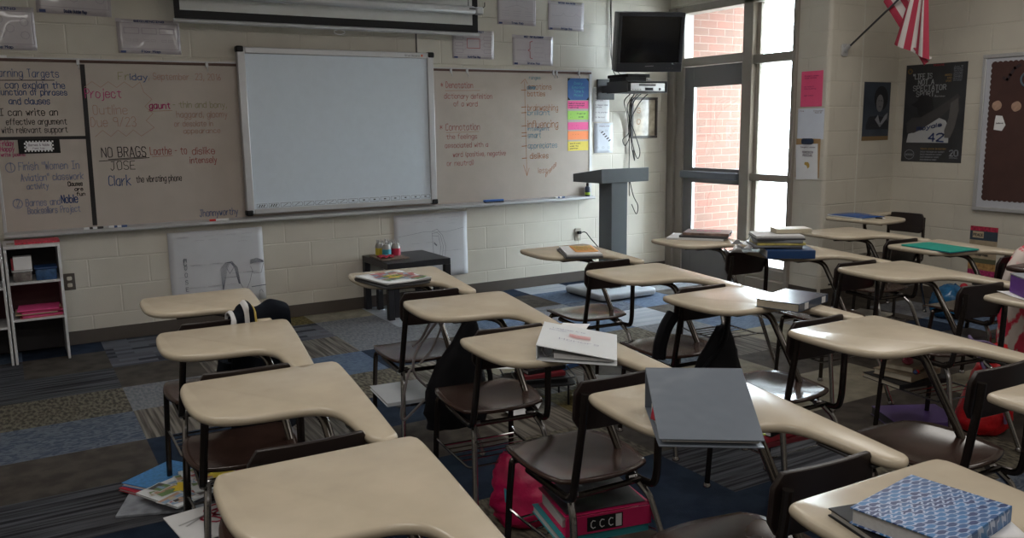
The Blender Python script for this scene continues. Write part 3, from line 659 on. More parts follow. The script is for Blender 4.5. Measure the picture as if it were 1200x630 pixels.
# ------------------------------------------------------------------ combination desks
m_top = mat('sand laminate', (.525, .45, .345), .25, var=.06, vscale=9)
m_seat = mat('dark brown hard plastic', (.046, .025, .020), .20, var=.08, vscale=14)
m_tube = mat('dark bronze tube', (.060, .050, .046), .24, .85)
m_chrome = mat('worn chrome tube', (.34, .33, .33), .22, 1.0)
m_brk = mat('black bracket', (.02, .018, .018), .5)
OUT = [(-.160,.515),(-.172,.46),(-.176,.35),(-.172,.26),(-.155,.19),(-.12,.14),(-.07,.115),(-.01,.105),(.06,.10),(.11,.095),(.155,.07),(.18,.02),(.188,-.05),(.19,-.15),
       (.195,-.20),(.215,-.235),(.24,-.235),(.265,-.215),(.272,-.17),(.285,-.05),(.30,.10),(.315,.25),(.328,.40),(.335,.50),(.328,.53),(.305,.545),(.2,.545),(0,.54),(-.12,.537),(-.15,.53)]
def desk(top_m=None):
    t = thing('student_desk', 'x', 'desk', (0, 0, 0), 0, None)
    o2 = [(p.x, p.y) for p in spline([((a+.17)*.955-.18, (b-.52)*.955+.40, 0) for a, b in OUT], 4, True)]
    obj('writing_surface', MB().slab(o2, .749, .775, .011), m_top, t, smooth=60)
    br = MB().box((-.07, .06, .735), (.16, .10, .749)); br.box((.02, .20, .735), (.23, .235, .749)); br.box((.165, -.27, .741), (.235, -.10, .749))
    obj('underside_bracket', br, m_brk, t, bevel=.003)
    # seat: shallow dish with rounded corners, waterfall front
    NU = 18
    def seat(u, v):
        a = u*2-1; b = v*2-1
        k = .36; x = a*math.sqrt(1 - k*b*b*.9); y = b*math.sqrt(1 - k*a*a*.9)
        z = .444 - .016*(1-x*x)*(1-y*y) - .022*max(0, y-.35)**2*2.2 + .010*abs(x)**3 + .012*max(0, -y-.5)
        return V((.04 + x*.190*(1 - .04*y), y*.222, z))
    s = obj('seat', MB().grid(seat, NU, NU), m_seat, t, solid=.012, smooth=80)
    # backrest plate, curved
    def back(u, v):
        a = u*2-1; b = v*2-1
        k = .22; x = a*math.sqrt(1 - k*b**4); z = b*math.sqrt(1 - k*.9*a**6)
        return V((x*.168, -.325 - .022*z*.6 + .030*x*x, .722 + z*.072))
    def backc(u, v):
        # squeeze the corners to a radius
        p = back(u, v); return p
    o2 = rrect(-.168, -.072, .168, .072, .034, 6)
    def lift(x, z, d): return V((.034 + x*.885, -.262 - .006*(z/.072) + .014*(x/.168)**2 + d, .706 + z*1.06))
    bm_ = MB(); nx = 14
    # rows across, each column spans the rounded height
    for d, flip in ((-.007, 0), (.007, 1)):
        vs = []
        for i in range(nx+1):
            x = -.168 + .336*i/nx; e = .168 - abs(x); hh = .072 - (.034 - math.sqrt(max(0, .034**2 - (.034-e)**2)) if e < .034 else 0)
            for j in range(5): vs.append(lift(x, hh*(j/4*2-1), d))
        bm_.add(vs, [(i*5+j, (i+1)*5+j, (i+1)*5+j+1, i*5+j+1) for i in range(nx) for j in range(4)])
    n0 = (nx+1)*5
    for i in range(nx):
        for j in (0, 4): bm_.add([], []); bm_.f.append((i*5+j, (i+1)*5+j, n0+(i+1)*5+j, n0+i*5+j)); bm_.mi.append(0)
    for i in (0, nx):
        for j in range(4): bm_.f.append((i*5+j, i*5+j+1, n0+i*5+j+1, n0+i*5+j)); bm_.mi.append(0)
    obj('backrest', bm_, mat('shade darkened brown plastic', (.020, .013, .012), .3), t, bevel=.003, smooth=50)  # darker than the seat: shade on the unlit backs put into the colour
    # frame
    f1 = MB().tube(round_path([(-.115, .02, .418), (-.115, -.215, .410), (-.118, -.25, .425), (-.098, -.276, .68), (-.096, -.280, .752)], .03), .0125, 10)
    obj('back_upright', f1, m_tube, t)
    f2 = MB().tube(round_path([(.170, .02, .418), (.178, -.18, .395), (.186, -.246, .400), (.188, -.256, .45), (.188, -.262, .67), (.20, -.235, .733), (.205, -.15, .738)], .035), .0125, 10)
    obj('back_upright', f2, m_tube, t)
    obj('desk_support', MB().tube(round_path([(-.05, .21, .734), (.09, .155, .732), (.165, .11, .715), (.192, -.01, .50), (.205, -.06, .40), (.195, -.13, .395)], .05), .0138, 12), mat('polished steel tube', (.16, .145, .135), .2, 1.0), t)
    legs = [((-.130, .10, .425), (-.134, .115, .30), (-.142, .13, .012), m_tube), ((.195, .10, .425), (.200, .115, .30), (.206, .13, .012), m_tube),
            ((-.098, -.20, .412), (-.108, -.235, .36), (-.138, -.305, .012), m_chrome), ((.165, -.17, .405), (.182, -.225, .36), (.222, -.365, .012), m_chrome)]
    for a, b, c, m in legs:
        lg = obj('leg', MB().tube(round_path([(.03+(a[0]-.03)*.8, a[1], a[2]), a, b, c], .02), .0115, 10), m, t)
        obj('glide', MB().lathe([(.011, .02), (.016, .012), (.017, .003), (.014, 0)], (c[0], c[1], 0), 12), m_chrome, lg)
    cr = MB().tube([(-.13, .10, .420), (.195, .10, .420), (.20, .02, .410), (.17, -.19, .400), (-.10, -.20, .405)], .010, 8)
    obj('seat_crossbar', cr, m_tube, t)
    # book basket
    st = MB().tube(round_path([(-.136, .115, .250), (-.126, .06, .238), (-.122, -.20, .238), (-.106, -.238, .250)], .02), .005, 6)
    st.tube(round_path([(.202, .115, .250), (.190, .06, .238), (.188, -.19, .238), (.196, -.262, .250)], .02), .005, 6)
    st.tube([(-.128, .06, .238), (.190, .06, .238)], .0045, 6); st.tube([(-.122, -.20, .238), (.188, -.20, .238)], .0045, 6)
    for k in range(4): st.tube([(-.126, .015-.045*k, .237), (.190, .015-.045*k, .237)], .0028, 5)
    obj('book_basket', st, m_chrome, t)
    return t
proto = desk()
U = dict(D1=(-0.023,-3.091,-1.5), D2=(-0.076,-3.833,-3.8), D3=(-0.096,-4.541,-2.2), D4=(-0.167,-5.288,-2.7), E1=(0.946,-3.011,-4.5), E2=(0.893,-3.812,-6),
 E3=(0.827,-4.517,-2), E4=(0.82,-5.277,-4.5), E5=(0.754,-6.045,-3.2), G1=(2.108,-2.795,-3.9), G2=(2.002,-3.627,-3), G3=(1.906,-4.344,-1.2),
 G4=(1.857,-5.068,-2.8), G5=(1.737,-5.861,-3.2), H1=(3.029,-2.907,-3.9), H2=(3.155,-3.573,-5.9), H3=(3.067,-4.3,-7.2), H4=(3.008,-5.099,-3.9),
 I1=(4.085,-3.184,-5.2), I2=(3.991,-3.932,-4.5), I3=(3.81,-4.74,-3.9), J=(5.235,-2.56,93))
LBL = dict(D1='beige desk with a black jacket hung on its back, first of its column',
 D2='beige desk second from the front wall in the leftmost column', D3='beige desk with its arm end showing, third from the front wall in the leftmost column',
 D4='beige desk, nearest and biggest of the leftmost column', E1='beige desk holding a magazine stack beside the black side table',
 E2='empty beige desk behind the magazine desk, second in its column', E3='beige desk carrying the open white binder', E4='beige desk carrying the sloping black binder',
 E5='beige desk holding the blue patterned notebook, lowest in view', G1='beige desk with white papers and an orange flyer near the lectern', G2='empty beige desk right behind the orange flyer desk',
 G3='bright daylit beige desk with a book on its arm', G4='large empty beige desk between the black binder desk and the red bag', G5='beige desk mostly cut off behind the large empty desk at the right edge', H1='beige desk with magazines right in front of the door',
 H2='beige desk piled high with papers and a blue binder', H3='empty beige desk behind the paper pile desk, fourth column', H4='beige desk with a purple box at the right edge',
 I1='empty beige desk beside the wall corner next to the blue folder desk', I2='beige desk with a teal folder on top', I3='desk with a dark brown top behind the teal folder desk, mostly cut off', J='beige desk turned sideways in the alcove corner, blue folder on top')
DK = {}
first = True
for k, (x, y, a) in U.items():
    o = proto if first else copy_tree(proto); first = False
    o.location = (x, y, 0); o.rotation_euler = (0, 0, R(a)); o['label'] = LBL[k]; o['group'] = 'student desks in columns'; DK[k] = o

DK['D3'].location.x -= .008
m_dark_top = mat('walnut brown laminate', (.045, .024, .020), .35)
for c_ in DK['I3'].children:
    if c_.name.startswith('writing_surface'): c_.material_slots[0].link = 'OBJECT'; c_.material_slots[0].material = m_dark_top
FB = [(5.30,-2.444,2.081),(5.30,-2.743,1.945),(5.30,-2.60,2.57),(5.30,-2.69,2.557)]
FP = [(5.33,-2.311,2.414),(5.33,-2.486,2.621),(5.33,-2.505,2.152),(5.33,-2.627,2.417)]
FT = [(5.32,-2.591,2.044),(5.32,-2.691,1.906),(5.32,-2.749,1.957),(5.32,-2.661,2.038)]
# ------------------------------------------------------------------ television and its bracket
tv = thing('television', 'bulky black tube television tilted down high beside the door', 'television', (4.40, -.62, 1.965), R(-21))
TM_ = Matrix.Rotation(R(10.5), 4, 'X') @ Matrix.Diagonal((.77, .95, .93, 1))
def frus(secs):
    """secs: (y, x half width, z low, z high)"""
    mb = MB(); vs = []
    for y, hx, z0, z1 in secs: vs += [(-hx, y, z0), (hx, y, z0), (hx, y, z1), (-hx, y, z1)]
    fs = [(0, 1, 2, 3)]
    for k in range(len(secs)-1): fs += [(k*4+i, k*4+(i+1) % 4, k*4+4+(i+1) % 4, k*4+4+i) for i in range(4)]
    n = len(secs)*4; fs.append((n-1, n-2, n-3, n-4)); mb.add([TM_ @ V(v) for v in vs], fs); return mb
m_tv = mat('television case', (.022, .024, .032), .4)
obj('cabinet', frus([(.02, .395, 0, .55), (.14, .395, 0, .55), (.20, .36, .02, .53), (.42, .25, .06, .42), (.45, .24, .07, .40)]), m_tv, tv, bevel=.008)
bz = MB()
for a, b in (((-.395, -.01, .0), (.395, .02, .085)), ((-.395, -.01, .515), (.395, .02, .55)), ((-.395, -.01, .085), (-.355, .02, .515)), ((.355, -.01, .085), (.395, .02, .515))): bz.box(a, b, M=TM_)
obj('bezel', bz, m_tv, tv, bevel=.004)
obj('screen', MB().grid(lambda u, v: TM_ @ V((-.355+.71*u, .006 - .012*math.sin(math.pi*u)*math.sin(math.pi*v), .085+.43*v)), 14, 10), m_blk2, tv, smooth=80)
lg = MB(); lg.ribbon(lambda x, z: TM_ @ V((x, -.0108, z)), [(-.05, .054), (-.01, .056), (.05, .058)], .006)
obj('badge', lg, m_line, tv, smooth=0)
bt = MB(); 
for k in range(3): bt.box((.20+k*.035, -.014, .03), (.22+k*.035, -.01, .042), M=TM_)
obj('button_row', bt, m_dkgrey, tv, bevel=.002)
bk = thing('television_bracket', 'black wall bracket tray carrying the television and the silver player', 'bracket', (4.4, -.34, 1.79))
q = lambda n, mb, m, **k: part(n, mb, m, bk, **k)
tr_ = MB().box((4.177, -.60, 1.785), (4.64, -.30, 1.793)); tr_.box((4.177, -.60, 1.879), (4.64, -.30, 1.887)); tr_.box((4.177, -.60, 1.793), (4.184, -.30, 1.879)); tr_.box((4.632, -.60, 1.793), (4.64, -.30, 1.879)); tr_.box((4.177, -.308, 1.793), (4.64, -.30, 1.879))
q('tray', tr_, m_dkgrey, smooth=0)
q('wall_arm', MB().box((4.33, -.31, 1.80), (4.43, 0, 1.87)), m_dkgrey, bevel=.005)
q('wall_plate', MB().box((4.28, -.02, 1.74), (4.48, 0, 1.93)), m_dkgrey, bevel=.003)
nk = MB().box((4.22, -.52, 1.887), (4.46, -.28, 1.925)); nk.box((4.26, -.50, 1.925), (4.52, -.20, 1.955))
q('swivel_neck', nk, m_blk, bevel=.004)
q('knob', MB().tube([(4.46, -.53, 1.905), (4.50, -.53, 1.905)], .009, 10), m_alu)
vc = thing('video_player', 'silver video player inside the bracket tray under the television', 'video player', (4.42, -.59, 1.793))
obj('case', MB().box((-.195, 0, .004), (.205, .26, .078)), m_alu, vc, bevel=.004); obj('tape_slot', MB().box((-.10, -.004, .05), (.09, .0, .068)), m_dkgrey, vc); obj('display', MB().box((-.03, -.004, .012), (.06, 0, .036)), m_blk, vc)
for k in range(4): obj('button', MB().tube([(-.17+k*.03, -.005, .02), (-.17+k*.03, .002, .02)], .007, 8), m_alum, vc)
obj('front_dial', MB().tube([(.14, -.006, .024), (.14, .002, .024)], .011, 12), m_dkgrey, vc)
cb = thing('cable_bundle', 'tangle of thin black cables hanging beneath the television bracket', 'cables', (4.6, -.04, 1.0))
def cable(pts, r=.0045): part('cable', MB().tube(spline([V((x, y, z)) for x, y, z in pts], 7), r, 6), m_blk, cb)
cable([(4.45, -.30, 1.785), (4.50, -.15, 1.72), (4.62, -.04, 1.60), (4.66, -.03, 1.35), (4.66, -.03, 1.05), (4.67, -.03, .80)])
cable([(4.50, -.30, 1.785), (4.56, -.12, 1.68), (4.645, -.04, 1.56), (4.65, -.03, 1.42), (4.58, -.03, 1.36), (4.61, -.03, 1.30), (4.67, -.03, 1.40), (4.68, -.03, 1.55)])
cable([(4.54, -.30, 1.785), (4.60, -.12, 1.70), (4.65, -.045, 1.55), (4.70, -.035, 1.30), (4.76, -.035, 1.17), (4.79, -.035, 1.24), (4.73, -.035, 1.40), (4.67, -.04, 1.52)])
cable([(4.58, -.30, 1.785), (4.64, -.12, 1.72), (4.66, -.05, 1.58), (4.68, -.04, 1.30), (4.72, -.04, 1.15), (4.70, -.04, 1.25)])
cable([(4.66, -.30, 1.785), (4.72, -.12, 1.72), (4.68, -.06, 1.60), (4.66, -.05, 1.52)])
cable([(4.67, -.03, .95), (4.71, -.04, .80), (4.76, -.05, .70), (4.74, -.05, .62), (4.68, -.05, .72)])
cable([(4.49, -.25, 1.90), (4.455, -.04, 2.0), (4.44, -.02, 2.35), (4.43, -.02, 2.94)])
cable([(4.47, -.25, 1.90), (4.43, -.04, 2.1), (4.425, -.02, 2.6), (4.41, -.02, 2.94)], .003)
pf = thing('picture_frame', 'small dark framed picture with bright glass hung beneath the television', 'picture', (4.86, 0, 1.565))
f_ = MB()
for a, b in (((-.165, -.02, -.20), (.165, 0, -.175)), ((-.165, -.02, .175), (.165, 0, .20)), ((-.165, -.02, -.175), (-.14, 0, .175)), ((.14, -.02, -.175), (.165, 0, .175))): f_.box(a, b)
obj('frame', f_, mat('dark wood frame', (.035, .025, .02), .4), pf, bevel=.003)
m_pic = mat('sepia print', (.42, .36, .28), .12, var=.5, vscale=9)
obj('print', MB().box((-.14, -.008, -.175), (.14, -.002, .175)), m_pic, pf, smooth=0)
wl = MB(); 
for k, s_ in enumerate('GO'): write(wl, s_, lambda x, z: V((x, -.0085, z)), -.09, -.05, .05 - k*.11, .045, w=.007)
obj('lettering', wl, mat('rust ink', (.25, .10, .04), .5), pf, smooth=0)

# ------------------------------------------------------------------ lectern
le = thing('lectern', 'grey pedestal lectern with sloping top beside the door', 'lectern', (3.95, -.72, 0))
m_lec = mat('slate grey laminate', (.115, .135, .150), .5)
q = lambda n, mb, m, **k: part(n, mb, m, le, **k)
tp = MB(); pr = [(-.80, 1.005), (-.80, 1.128), (-.37, 1.072), (-.37, 1.000)]
tp.add([(3.75, a, b) for a, b in pr] + [(4.27, a, b) for a, b in pr], [(i, (i+1) % 4, (i+1) % 4+4, i+4) for i in range(4)] + [(3, 2, 1, 0), (4, 5, 6, 7)])
q('reading_top', tp, m_lec, bevel=.004)
q('column', MB().box((3.87, -.785, .06), (4.045, -.60, 1.006)), m_lec, bevel=.004)
q('base', MB().slab(rrect(3.62, -.99, 4.24, -.40, .06), .012, .07, .02), mat('pale grey base', (.33, .36, .40), .45))
for x in (3.70, 4.16):
    for y in (-.90, -.48): q('foot', MB().lathe([(.02, 0), (.02, .02)], (x, y, 0), 12), m_blk)

# ------------------------------------------------------------------ side tables
m_lack = mat('black brown table foil', (.013, .013, .017), .38)
def stable(name, label, x0, y0, x1, y1, h, lg, th):
    t = thing(name, label, 'table', ((x0+x1)/2, (y0+y1)/2, 0)); w, d = (x1-x0)/2, (y1-y0)/2
    obj('table_top', MB().box((-w, -d, h-th), (w, d, h)), m_lack, t, bevel=.003)
    for sx in (-1, 1):
        for sy in (-1, 1): obj('leg', MB().box((sx*w-(lg if sx > 0 else 0), sy*d-(lg if sy > 0 else 0), 0), (sx*w+(lg if sx < 0 else 0), sy*d+(lg if sy < 0 else 0), h-th)), m_lack, t, bevel=.002)
stable('side_table', 'square black side table with craft jars by the front wall', 1.85, -.57, 2.40, -.02, .455, .05, .05)
stable('nesting_table', 'smaller black table tucked underneath the black side table', 1.93, -.50, 2.33, -.10, .33, .045, .035)
tray_ = thing('wooden_tray', 'thin wooden board under the craft jars on the side table', 'tray', (1.99, -.27, .455))
obj('board', MB().slab(rrect(-.12, -.14, .12, .15, .01), 0, .012, .004), mat('driftwood', (.18, .13, .10), .6, var=.3, vscale=30), tray_)
cl = MB().grid(lambda u, v: V((-.06+.12*u, -.04+.09*v, .012+.02*abs(math.sin(u*7+v*3)))), 12, 8)
o = obj('craft_cloth', cl, mat('coral cloth', (.50, .05, .08), .8), solid=.004); o.location = (1.93, -.34, .457); tag(o, 'crumpled coral cloth beside the craft jars', 'cloth')
def jar(x, y, col, label):
    t = thing('craft_jar', label, 'jar', (x, y, .467), 0, 'craft jars on the black side table')
    obj('glass_body', MB().lathe([(.030, 0), (.036, .006), (.036, .075), (.030, .092), (.027, .10)], n=20), mat('jar glass', (.35, .35, .34), .08, spec=.8), t)
    obj('painted_wrap', MB().lathe([(.0368, .004), (.0368, .062)], n=20), mat('wrap ' + col[0], col[1], .5), t)
    pm = MB(); rr = random.Random(int(x*100))
    for k in range(10):
        a = rr.uniform(0, 6.28); pm.tube([(.012*math.cos(a), .012*math.sin(a), .04), (.03*math.cos(a), .03*math.sin(a), .125+rr.uniform(-.01, .01))], .003, 5)
    obj('silver_sprigs', pm, m_alu, t)
jar(1.95, -.17, ('yellow', (.65, .52, .05)), 'yellow wrapped craft jar, hindmost on the side table')
jar(1.965, -.28, ('teal', (.03, .28, .36)), 'teal wrapped craft jar on the side table')
jar(2.055, -.26, ('red', (.50, .02, .07)), 'red wrapped craft jar on the side table')
jar(2.03, -.17, ('navy', (.03, .06, .20)), 'navy wrapped craft jar between the teal and red jars')

# ------------------------------------------------------------------ white shelf units at the left
m_sh = mat('white melamine', (.60, .60, .62), .4); m_shb = mat('dark shelf back', (.040, .036, .040), .6); m_shr = mat('maroon shelf back', (.10, .035, .04), .7)
def shelf(x0, x1, label, zs):
    t = thing('shelf_unit', label, 'shelf', ((x0+x1)/2, -.22, 0)); w = (x1-x0)/2
    for s in (-1, 1): obj('side_panel', MB().box((s*w-(.016 if s > 0 else 0), -.17, 0), (s*w+(.016 if s < 0 else 0), .17, .785)), m_sh, t, bevel=.002)
    obj('top_panel', MB().box((-w, -.172, .765), (w, .17, .787)), m_sh, t, bevel=.002)
    for z in zs: obj('shelf_board', MB().box((-w+.016, -.168, z-.016), (w-.016, .16, z)), m_sh, t, bevel=.002)
    obj('back_panel', MB().box((-w+.016, .155, zs[0]), (w-.016, .168, .765)), m_shb, t, smooth=0)
    obj('back_panel', MB().box((-w+.016, .155, zs[1]), (w-.016, .168, zs[0]-.016)), m_shr, t, smooth=0)
    obj('back_panel', MB().box((-w+.016, .155, .02), (w-.016, .168, zs[1]-.016)), m_shb, t, smooth=0)
    return t
shelf(-.708, -.385, 'white shelf unit with pink folders right beside the brown outlet', (.545, .30))
shelf(-1.04, -.716, 'white shelf unit cut off by the left edge of the picture', (.52, .26))
rp = thing('craft_paper_pad', 'red patterned paper pad on top of the white shelf unit', 'paper', (-.51, -.25, .787))
obj('pad', MB().box((-.13, -.10, 0), (.13, .10, .012)), mat('red dotted paper', (.50, .03, .06), .6, var=.6, vscale=90), rp, smooth=0)
ph = thing('photo_card', 'tiny photo card beside the red paper pad on the shelf unit', 'card', (-.665, -.27, .787)); obj('card_sheet', MB().box((-.022, -.03, 0), (.022, .03, .003)), mat('brown photo', (.30, .24, .18), .4, var=.5, vscale=60), ph, smooth=0)
pn = thing('pink_note', 'pink paper note on the shelf unit at the left edge', 'paper', (-.78, -.27, .787)); obj('note_sheet', MB().box((-.05, -.06, 0), (.05, .06, .004)), PK, pn, smooth=0)
def bin_(name, x0, x1, y, z, h, m, label, lidm=None):
    t = thing(name, label, 'bin', ((x0+x1)/2, y, z)); w = (x1-x0)/2
    b = MB(); o2 = rrect(-w*.92, -.075, w*.92, .075, .015); b.slab(o2, 0, h*.85, .004)
    obj('tub', b, m, t); obj('lid', MB().slab(rrect(-w, -.082, w, .082, .016), h*.85, h, .004), lidm or m, t); return t
bin_('pencil_bin', -.675, -.555, -.30, .545, .075, mat('smoky tub', (.17, .15, .14), .25, var=.4, vscale=30), 'clear tub of pens in the upper shelf bay', m_alum)
bin_('pencil_bin', -.545, -.41, -.30, .545, .085, mat('blue clear tub', (.05, .11, .24), .25, var=.4, vscale=30), 'blue lidded tub of pencils in the upper shelf bay', mat('blue lid', (.02, .06, .18), .3))
cb_ = thing('card_box', 'white card box standing on the clear tub in the shelf', 'box', (-.605, -.30, .62)); obj('box_body', MB().box((-.055, -.04, 0), (.05, .04, .085)), m_paper, cb_, bevel=.002); obj('red_label', MB().box((-.068, -.038, .0), (-.0555, .035, .075)), mat('dark red', (.25, .02, .03), .5), cb_, bevel=.002)
rr = random.Random(5)
for k in range(7):
    t = thing('paper_folder', ['coral folder, lowest of the shelf stack', 'pink folder second from the bottom of the shelf stack', 'red folder third from the bottom of the shelf stack', 'pale folder in the middle of the shelf stack', 'pink folder third from the top of the shelf stack', 'pink folder second from the top of the shelf stack', 'bright pink folder topmost of the shelf stack'][k], 'folder', (-.545+rr.uniform(-.015, .02), -.27, .30+k*.008), R(rr.uniform(-7, 7)), 'folders stacked in the middle shelf bay')
    obj('folder_sheet', MB().box((-.12, -.11, 0), (.125, .11, .006)), [mat('coral folder', (.55, .10, .10), .6), PK, mat('dark pink folder', (.42, .03, .09), .6), mat('manila', (.55, .45, .30), .6)][[0, 1, 2, 3, 1, 2, 1][k]], t, bevel=.001)
    obj('folder_tab', MB().box((.125, -.04, 0), (.135, .04, .004)), mat('manila', (.55, .45, .30), .6), t, smooth=0)
bk2 = thing('waste_bin', 'dark bucket in the shelf unit at the left edge', 'bin', (-.86, -.28, .26)); obj('bucket', MB().lathe([(.07, 0), (.09, .14), (.095, .15), (.085, .15), (.066, .01)], n=20), m_blk, bk2)

# ------------------------------------------------------------------ papers on the pier
def px_sheet(name, y0, y1, z0, z1, m, label, lines, d=.003, mi=m_line, hh=.010):
    """flat sheet on the door wall, facing -x; y1 < y0"""
    t = thing(name, label, 'paper', (XD, (y0+y1)/2, (z0+z1)/2)); w, h = (y0-y1)/2, (z1-z0)/2
    obj('paper_sheet', MB().box((-d, -w, -h), (0, w, h)), m, t, smooth=0)
    mb = MB(); f = lambda a, z: V((-d-.0006, -a, z))
    for s, a, b, zz in lines: write(mb, s, f, -w+2*w*a, -w+2*w*b, -h+2*h*zz, hh, w=.0025)
    if lines: obj('print', mb, mi, t, smooth=0)
    return t
px_sheet('pink_notice', -1.665, -1.885, 1.63, 1.92, mat('hot pink notice', (.80, .09, .22), .7), 'bright pink notice on the pier beside the sidelight', [('Student dress', .15, .8, .85), ('code notice', .15, .7, .79), ('no hats in', .15, .6, .55), ('the building', .15, .7, .49), ('sign below', .15, .6, .3)], mi=mat('dark pink print', (.45, .03, .12), .7))
px_sheet('bell_schedule', -1.645, -1.915, 1.36, 1.615, mat('cool white paper', (.66, .70, .80), .7), 'bluish white schedule sheet beneath the pink notice', [('Fire', .08, .22, .9), ('Evacuation', .6, .95, .9), ('Room 20', .65, .9, .84)])
cp = thing('clipboard', 'brown clipboard with a white sheet hung beneath the bluish sheet', 'clipboard', (XD, -1.765, 1.20))
obj('board', MB().box((-.006, -.125, -.16), (0, .125, .165)), mat('hardboard', (.36, .22, .10), .5), cp, bevel=.004)
obj('paper_sheet', MB().box((-.011, -.108, -.175), (-.0065, .118, .12), M=Matrix.Rotation(R(-3), 4, 'X')), m_paper, cp, smooth=0)
obj('clip', MB().slab(rrect(-.06, .0, .06, .05, .02), 0, .016, .004, M=Matrix.Translation((-.006, 0, .118)) @ Matrix(((0, 0, -1, 0), (1, 0, 0, 0), (0, 1, 0, 0), (0, 0, 0, 1)))), mat('clip metal', (.05, .07, .12), .35, .7), cp)
lm = MB(); f = lambda a, z: V((-.0118, -a, z))
write(lm, 'Emergency Lockdown', f, -.07, .08, .09, .010, w=.0025); write(lm, 'PERMISSION', f, -.05, .06, .045, .016, w=.004); write(lm, 'PROCEDURE', f, -.045, .055, .018, .016, w=.004)
obj('print', lm, m_line, cp, smooth=0)
em = MB(); em.add([f(-.02, -.03), f(.015, -.03), f(.03, -.05), f(.03, -.07), f(.012, -.085), f(0, -.06), f(-.025, -.05)], [tuple(range(7))]); obj('emblem_print', em, mat('gold print', (.55, .36, .08), .5), cp, smooth=0)

# ------------------------------------------------------------------ flag
fg = thing('wall_flag', 'striped red and white national flag drooping from an angled wall pole', 'flag', (5.37, YA, 2.07))
q = lambda n, mb, m, **k: part(n, mb, m, fg, **k)
bm1 = MB().slab(rrect(5.32, 2.03, 5.40, 2.13, .02), 0, .012, .003, M=Matrix(((1, 0, 0, 0), (0, 0, -1, YA), (0, 1, 0, 0), (0, 0, 0, 1))))
bm1.tube([(5.36, YA-.005, 2.075), (5.355, YA-.06, 2.115)], [.022, .016], 12)
q('wall_bracket', bm1, m_alum)
P0 = V((5.365, YA-.02, 2.085)); P1 = V((5.20, -2.62, 2.60)); P0 = V((5.365, -1.96, 2.085)); PD = (V((5.30, -2.41, 2.375)) - P0).normalized(); P1 = P0 + PD*1.05
q('pole', MB().tube([P0, P1], .008, 10), m_dkgrey)
q('pole_tip', MB().lathe([(.004, -.02), (.018, 0), (.010, .03), (.002, .06)], tuple(P1), 12), mat('gilt', (.6, .4, .1), .3, .8))
mr = mat('flag red', (.32, .02, .05), .75); mw = mat('flag white', (.50, .46, .45), .75); mblue = mat('flag blue', (.03, .04, .16), .75)
def quad_fn(A, B, C_, D, amp=.012, ph=0, n=3.):
    A, B, C_, D = V(A), V(B), V(C_), V(D)
    def fn(u, v):
        p = (A*(1-u)+B*u)*(1-v) + (D*(1-u)+C_*u)*v
        return p + V((-1, 0, 0))*amp*math.sin(u*math.pi*n+ph)
    return fn
# main fall: bottom edge to the pole, seven stripes across
q('fly', MB().grid(quad_fn(FB[0], FB[1], FB[3], FB[2], .022), 28, 12, mif=lambda i, j: (i//4) % 2), [mr, mw], smooth=60)
q('fold', MB().grid(quad_fn(FP[0], FP[1], FP[3], FP[2], .010, 1), 20, 10, mif=lambda i, j: (i//4) % 2), [mr, mw], smooth=60)
q('corner', MB().grid(quad_fn(FT[0], FT[3], FT[2], FT[1], .008), 6, 6, mif=lambda i, j: 0 if i < 3 else 1), [mr, mw], smooth=60)

# ------------------------------------------------------------------ posters and notice board on the right wall
def RW(t, o=.003): return lambda a, z: V((-o, -a, z))       # a runs towards the room
def wposter(name, y0, y1, z0, z1, m, label, cat='poster'):
    t = thing(name, label, cat, (XR, (y0+y1)/2, (z0+z1)/2)); w, h = (y0-y1)/2, (z1-z0)/2
    obj('poster_sheet', MB().box((-.002, -w, -h), (0, w, h)), m, t, smooth=0); return t, w, h
t, w, h = wposter('sports_poster', -2.02, -2.565, 1.155, 1.968, mat('charcoal poster', (.030, .031, .036), .35, var=.3, vscale=4), 'dark sports poster reading LIFE IS NOT A SPECTATOR SPORT')
f = RW(t)
tx = MB()
for s, a0, a1, z in (('"LIFE IS', .13, .44, .855), ('NOT A', .22, .48, .795), ('SPECTATOR', .14, .68, .735), ('SPORT."', .20, .56, .675)):
    write(tx, s, f, -w+2*w*a0, -w+2*w*a1, -h+2*h*z, .040, w=.0062, jit=0)
write(tx, 'Jackie Robinson', f, .0, w*.35, -h+2*h*.665, .010, w=.002)
obj('title_print', tx, mat('poster grey ink', (.36, .38, .40), .5), t, smooth=0)
sm = MB()
for k in range(8): write(sm, ['June 10', 'Brooklyn', 'Montreal', 'Chicago', 'Daytona', 'Pasadena', 'Boston', 'October'][k], f, w*.58, w*.85, h*(.90-.038*k)-.0, .011, w=.002)
for k in range(4): write(sm, 'JACKIE ROBINSON DAY EXHIBIT', f, -w*.35, w*(.45-.08*k), -h*.80-.022*k, .010, w=.002)
write(sm, '20', f, w*.62, w*.88, -h*.86, .045, w=.010); write(sm, 'anniversary', f, w*.62, w*.88, -h*.91, .010, w=.002)
sm.ribbon(f, [(-w*.72+.045*math.cos(a*.524), -h*.85+.04*math.sin(a*.524)) for a in range(13)], .004); write(sm, 'SERIES', f, -w*.85, -w*.60, -h*.87, .014, w=.003)
obj('small_print', sm, mat('poster pale ink', (.28, .30, .34), .5), t, smooth=0)
gd = MB(); write(gd, "AMERICA", f, w*.30, w*.52, h*.74, .014, w=.003); write(gd, 'AND', f, w*.38, w*.52, h*.68, .014, w=.003); write(gd, 'SPORT', f, w*.34, w*.52, h*.62, .014, w=.003); write(gd, 'TODAYS LESSON IN HISTORY', f, -w*.35, w*.5, -h*.74, .012, w=.003)
gd.ribbon(f, [(-w*.86+.018*math.cos(a*.785), h*.87+.018*math.sin(a*.785)) for a in range(9)], .012)
obj('gold_print', gd, mat('ochre ink', (.30, .20, .08), .5), t, smooth=0)
